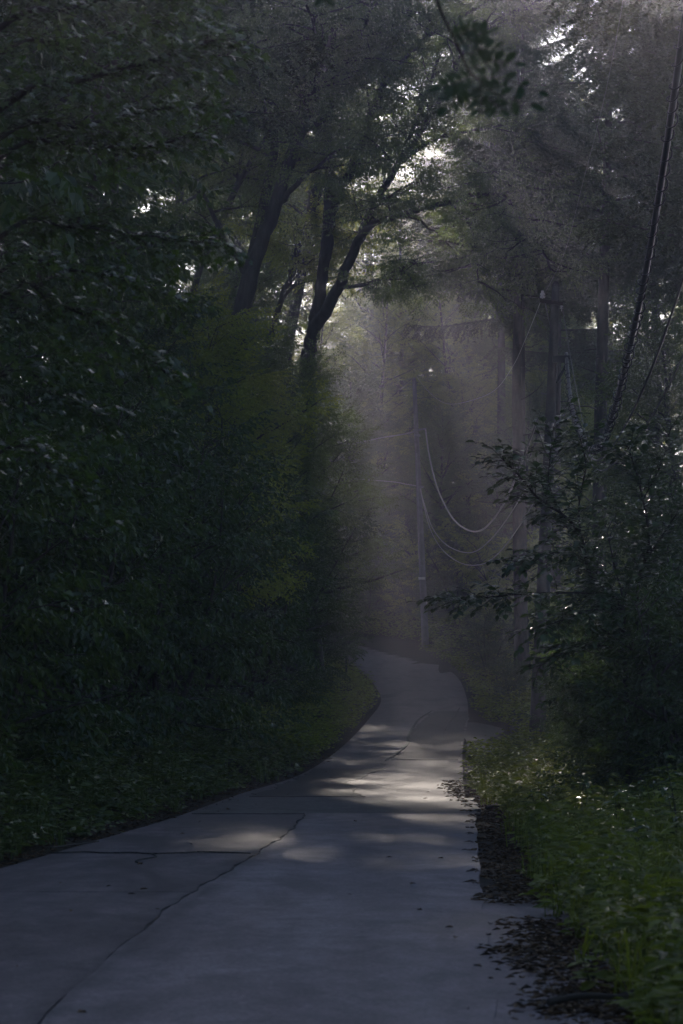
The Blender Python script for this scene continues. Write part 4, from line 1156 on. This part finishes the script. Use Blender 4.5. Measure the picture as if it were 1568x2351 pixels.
# broad blades of bamboo grass on the right bank
SAS = leaf_shape(0.23, 0.052, 0.10, 6, 0.22)
sas_me = [leaf_mesh('blade', leaf_shape(0.23 * k, 0.054 * k, 0.12, 6, d), M['sasa']) for k, d in ((0.85, 0.15), (1.0, 0.25), (1.1, 0.35))]
spots = [(1500, 1735, 26, 'bamboo grass plant with pale blades highest on the right bank'), (1420, 1790, 25, 'bamboo grass plant with shiny blades beside the tall weeds'), (1555, 1720, 24, 'bamboo grass plant at the right edge catching the light'),
         (1330, 1745, 29, 'bamboo grass plant nearest the side track'), (1470, 1850, 22, 'bamboo grass plant in the middle of the right verge'), (1560, 1830, 21, 'bamboo grass plant halfway down the right edge'), (1240, 1770, 32, 'low bamboo grass plant by the dirt shoulder end')]
for i, (px, py, Z, lab) in enumerate(spots):
    r = random.Random(500 + i)
    x = XW(px, Z); base = np.array([x, Z, gz(x, Z) - 0.02])
    top = P(px, py, Z); h = max(0.25, top[2] - base[2])
    root = tag(empty('bamboo_grass', base), lab, 'plant', 'bamboo grass on the right bank')
    lv = []
    for s_ in range(4):
        a = r.uniform(0, 6.28); hh = h * r.uniform(0.7, 1.0)
        st = walk(base, (0.15 * math.cos(a), 0.15 * math.sin(a), 1), hh, 5, r, 0.0, 0.05)
        mb = MB(); mb.tube(st - base, np.linspace(0.004, 0.002, 6), 5); mb.build('stalk', M['twig'], root)
        for k in range(5):
            p, _ = along(st, 0.55 + 0.45 * k / 5); b_ = k * 2.5 + a
            lv.append((p, np.array([math.cos(b_), math.sin(b_), r.uniform(-0.1, 0.45)]), np.array([0, 0, 1.0]), r.uniform(.7, 1.15)))
    leaf_parts(root, lv, sas_me, None, 300)

# broad-leaved weeds close to the camera on the right
her_me = [leaf_mesh('weed_leaf', leaf_shape(0.12 * k, 0.075 * k, 0.08, 6, d), M['herb']) for k, d in ((0.8, 0.1), (1.0, 0.2), (1.15, 0.3))]
for i, (px, Z, lab) in enumerate(((1420, 15.5, 'broad-leaved weed leaning over the concrete edge'), (1500, 14.2, 'broad-leaved weed low on the right, near the bottom'), (1545, 17.5, 'bright yellow-green weed at the right edge'), (1400, 19, 'broad-leaved weed beside the end of the dirt shoulder'), (1480, 12.8, 'nearest broad-leaved weed in the bottom right corner'), (1470, 21, 'leafy weed in the middle of the lower right verge'), (1360, 13.4, 'small weed sprawling onto the concrete at the bottom right'))):
    r = random.Random(600 + i)
    x = XW(px, Z); base = np.array([x, Z, gz(x, Z)])
    root = tag(empty('broad_leaved_weed', base), lab, 'plant', 'broad-leaved weeds at the right verge')
    lv = []
    for s_ in range(3):
        a = r.uniform(0, 6.28)
        st = walk(base, (0.3 * math.cos(a), 0.3 * math.sin(a), 1), r.uniform(.15, .32), 4, r, 0.0, 0.08)
        mb = MB(); mb.tube(st - base, np.linspace(0.004, 0.002, 5), 5); mb.build('stalk', M['twig'], root)
        for k in range(7):
            p, _ = along(st, 0.3 + 0.7 * k / 7); b_ = k * 2.4 + a
            lv.append((p, np.array([math.cos(b_), math.sin(b_), r.uniform(-0.2, 0.4)]), np.array([r.gauss(0, .2), r.gauss(0, .2), 1.0]), r.uniform(.6, 1.1)))
    leaf_parts(root, lv, her_me, None, 300)

# ------------------------------------------------------------------ small things on the ground
def stick(pts, r0, label):
    pth = catmull(np.array(pts, float), 5); base = pth[0].copy()
    root = empty('fallen_branch', base)
    mb = MB(); mb.tube(pth - base, np.linspace(r0, r0 * 0.5, len(pth)), 7); mb.build('stem', M['deadwood'], root)
    p, d = along(pth, 0.6); d = d / np.linalg.norm(d)
    mb = MB(); mb.tube(np.array([p, p + d * .12 + [0.02, .08, .03], p + d * .22 + [0.03, .17, .02]]) - base, [r0 * .5, r0 * .35, r0 * .2], 5); mb.build('side_twig', M['deadwood'], root)
    tag(root, label, 'branch', 'fallen branches at the road edge')
def g3(px, Z, h=0.02):
    x = XW(px, Z); return np.array([x, Z, max(gz(x, Z), road_z(Z)) + h])
stick([g3(1255, 12.6, .05), g3(1330, 12.7, .07), g3(1420, 12.75, .06), g3(1500, 12.9, .05)], 0.022, 'dark fallen branch on the concrete in the bottom right corner')
stick([g3(1215, 24.5, .03), g3(1245, 24.6, .04), g3(1290, 24.5, .04)], 0.02, 'small dead branch on the dirt shoulder by the weeds')
stick([g3(1115, 36, .03), g3(1140, 36.2, .05), g3(1175, 36.1, .04)], 0.028, 'dark stick at the far end of the dirt shoulder')
stick([g3(120, 26.2, .03), g3(170, 26.6, .04), g3(230, 27.3, .04)], 0.014, 'thin dead branch along the left verge edge')
lm = [leaf_mesh('dead_leaf_blade', leaf_shape(0.07, 0.042, 0.25, 6, 0.05), M['litter']), leaf_mesh('yellow_leaf_blade', leaf_shape(0.06, 0.04, 0.2, 6, 0.05), M['yellow'])]
for i, (px, Z, m_) in enumerate(((1190, 22.3, 1), (1262, 20.8, 1), (1016, 24.5, 0), (1020, 17, 0), (1042, 16.2, 0), (1180, 18.8, 0), (1250, 17.9, 0), (940, 21, 0), (1180, 26.5, 0), (460, 32, 0), (415, 29, 0), (1300, 16.0, 0), (1215, 14.2, 0))):
    p = g3(px, Z, 0.03)
    o = bpy.data.objects.new('fallen_leaf', lm[m_]); COL.objects.link(o); o.location = p; o.rotation_euler = (0.1, -0.1, i * 1.9)
    tag(o, ('yellow fallen leaf lying on the dirt shoulder' if m_ else 'small dark fallen leaf lying on the road'), 'leaf', 'yellow fallen leaves' if m_ else 'dark fallen leaves')
# small dark box on a post by the bend on the left
bx_, by_ = XW(795, 93), 93.0
root = tag(empty('marker_post', (bx_, by_, gz(bx_, by_) - 0.1)), 'small dark marker box on a post by the bend, half hidden in leaves', 'marker')
mb = MB(); mb.tube(np.array([[0, 0, 0], [0, 0, 1.2]]), 0.04, 8); mb.build('post', M['sign'], root)
mb = MB(); mb.box((-0.16, -0.09, 1.15), (0.16, 0.09, 1.55)); mb.build('box', M['sign'], root, smooth=False)

# ------------------------------------------------------------------ haze
zs = [GZ.min() - 1.0]
bpy.context.view_layer.update()
ztop = max((o.matrix_world @ Vector(c)).z for o in scene.objects if o.type == 'MESH' for c in o.bound_box) + 1.0
mb = MB(); mb.box((-430, -130, zs[0]), (430, 530, ztop))
hz = mb.build('haze', None, smooth=False)
m = bpy.data.materials.new('haze_air'); m.use_nodes = True
nt = m.node_tree
for n_ in list(nt.nodes):
    if n_.type == 'BSDF_PRINCIPLED': nt.nodes.remove(n_)
pv = nt.nodes.new('ShaderNodeVolumePrincipled')
pv.inputs['Color'].default_value = (0.80, 0.80, 1.0, 1)
pv.inputs['Density'].default_value = HAZE_DENSITY
pv.inputs['Anisotropy'].default_value = HAZE_G
nt.links.new(pv.outputs[0], nt.nodes['Material Output'].inputs['Volume'])
hz.data.materials.append(m)
tag(hz, 'thin morning haze filling the air between the trees', 'haze', kind='stuff')
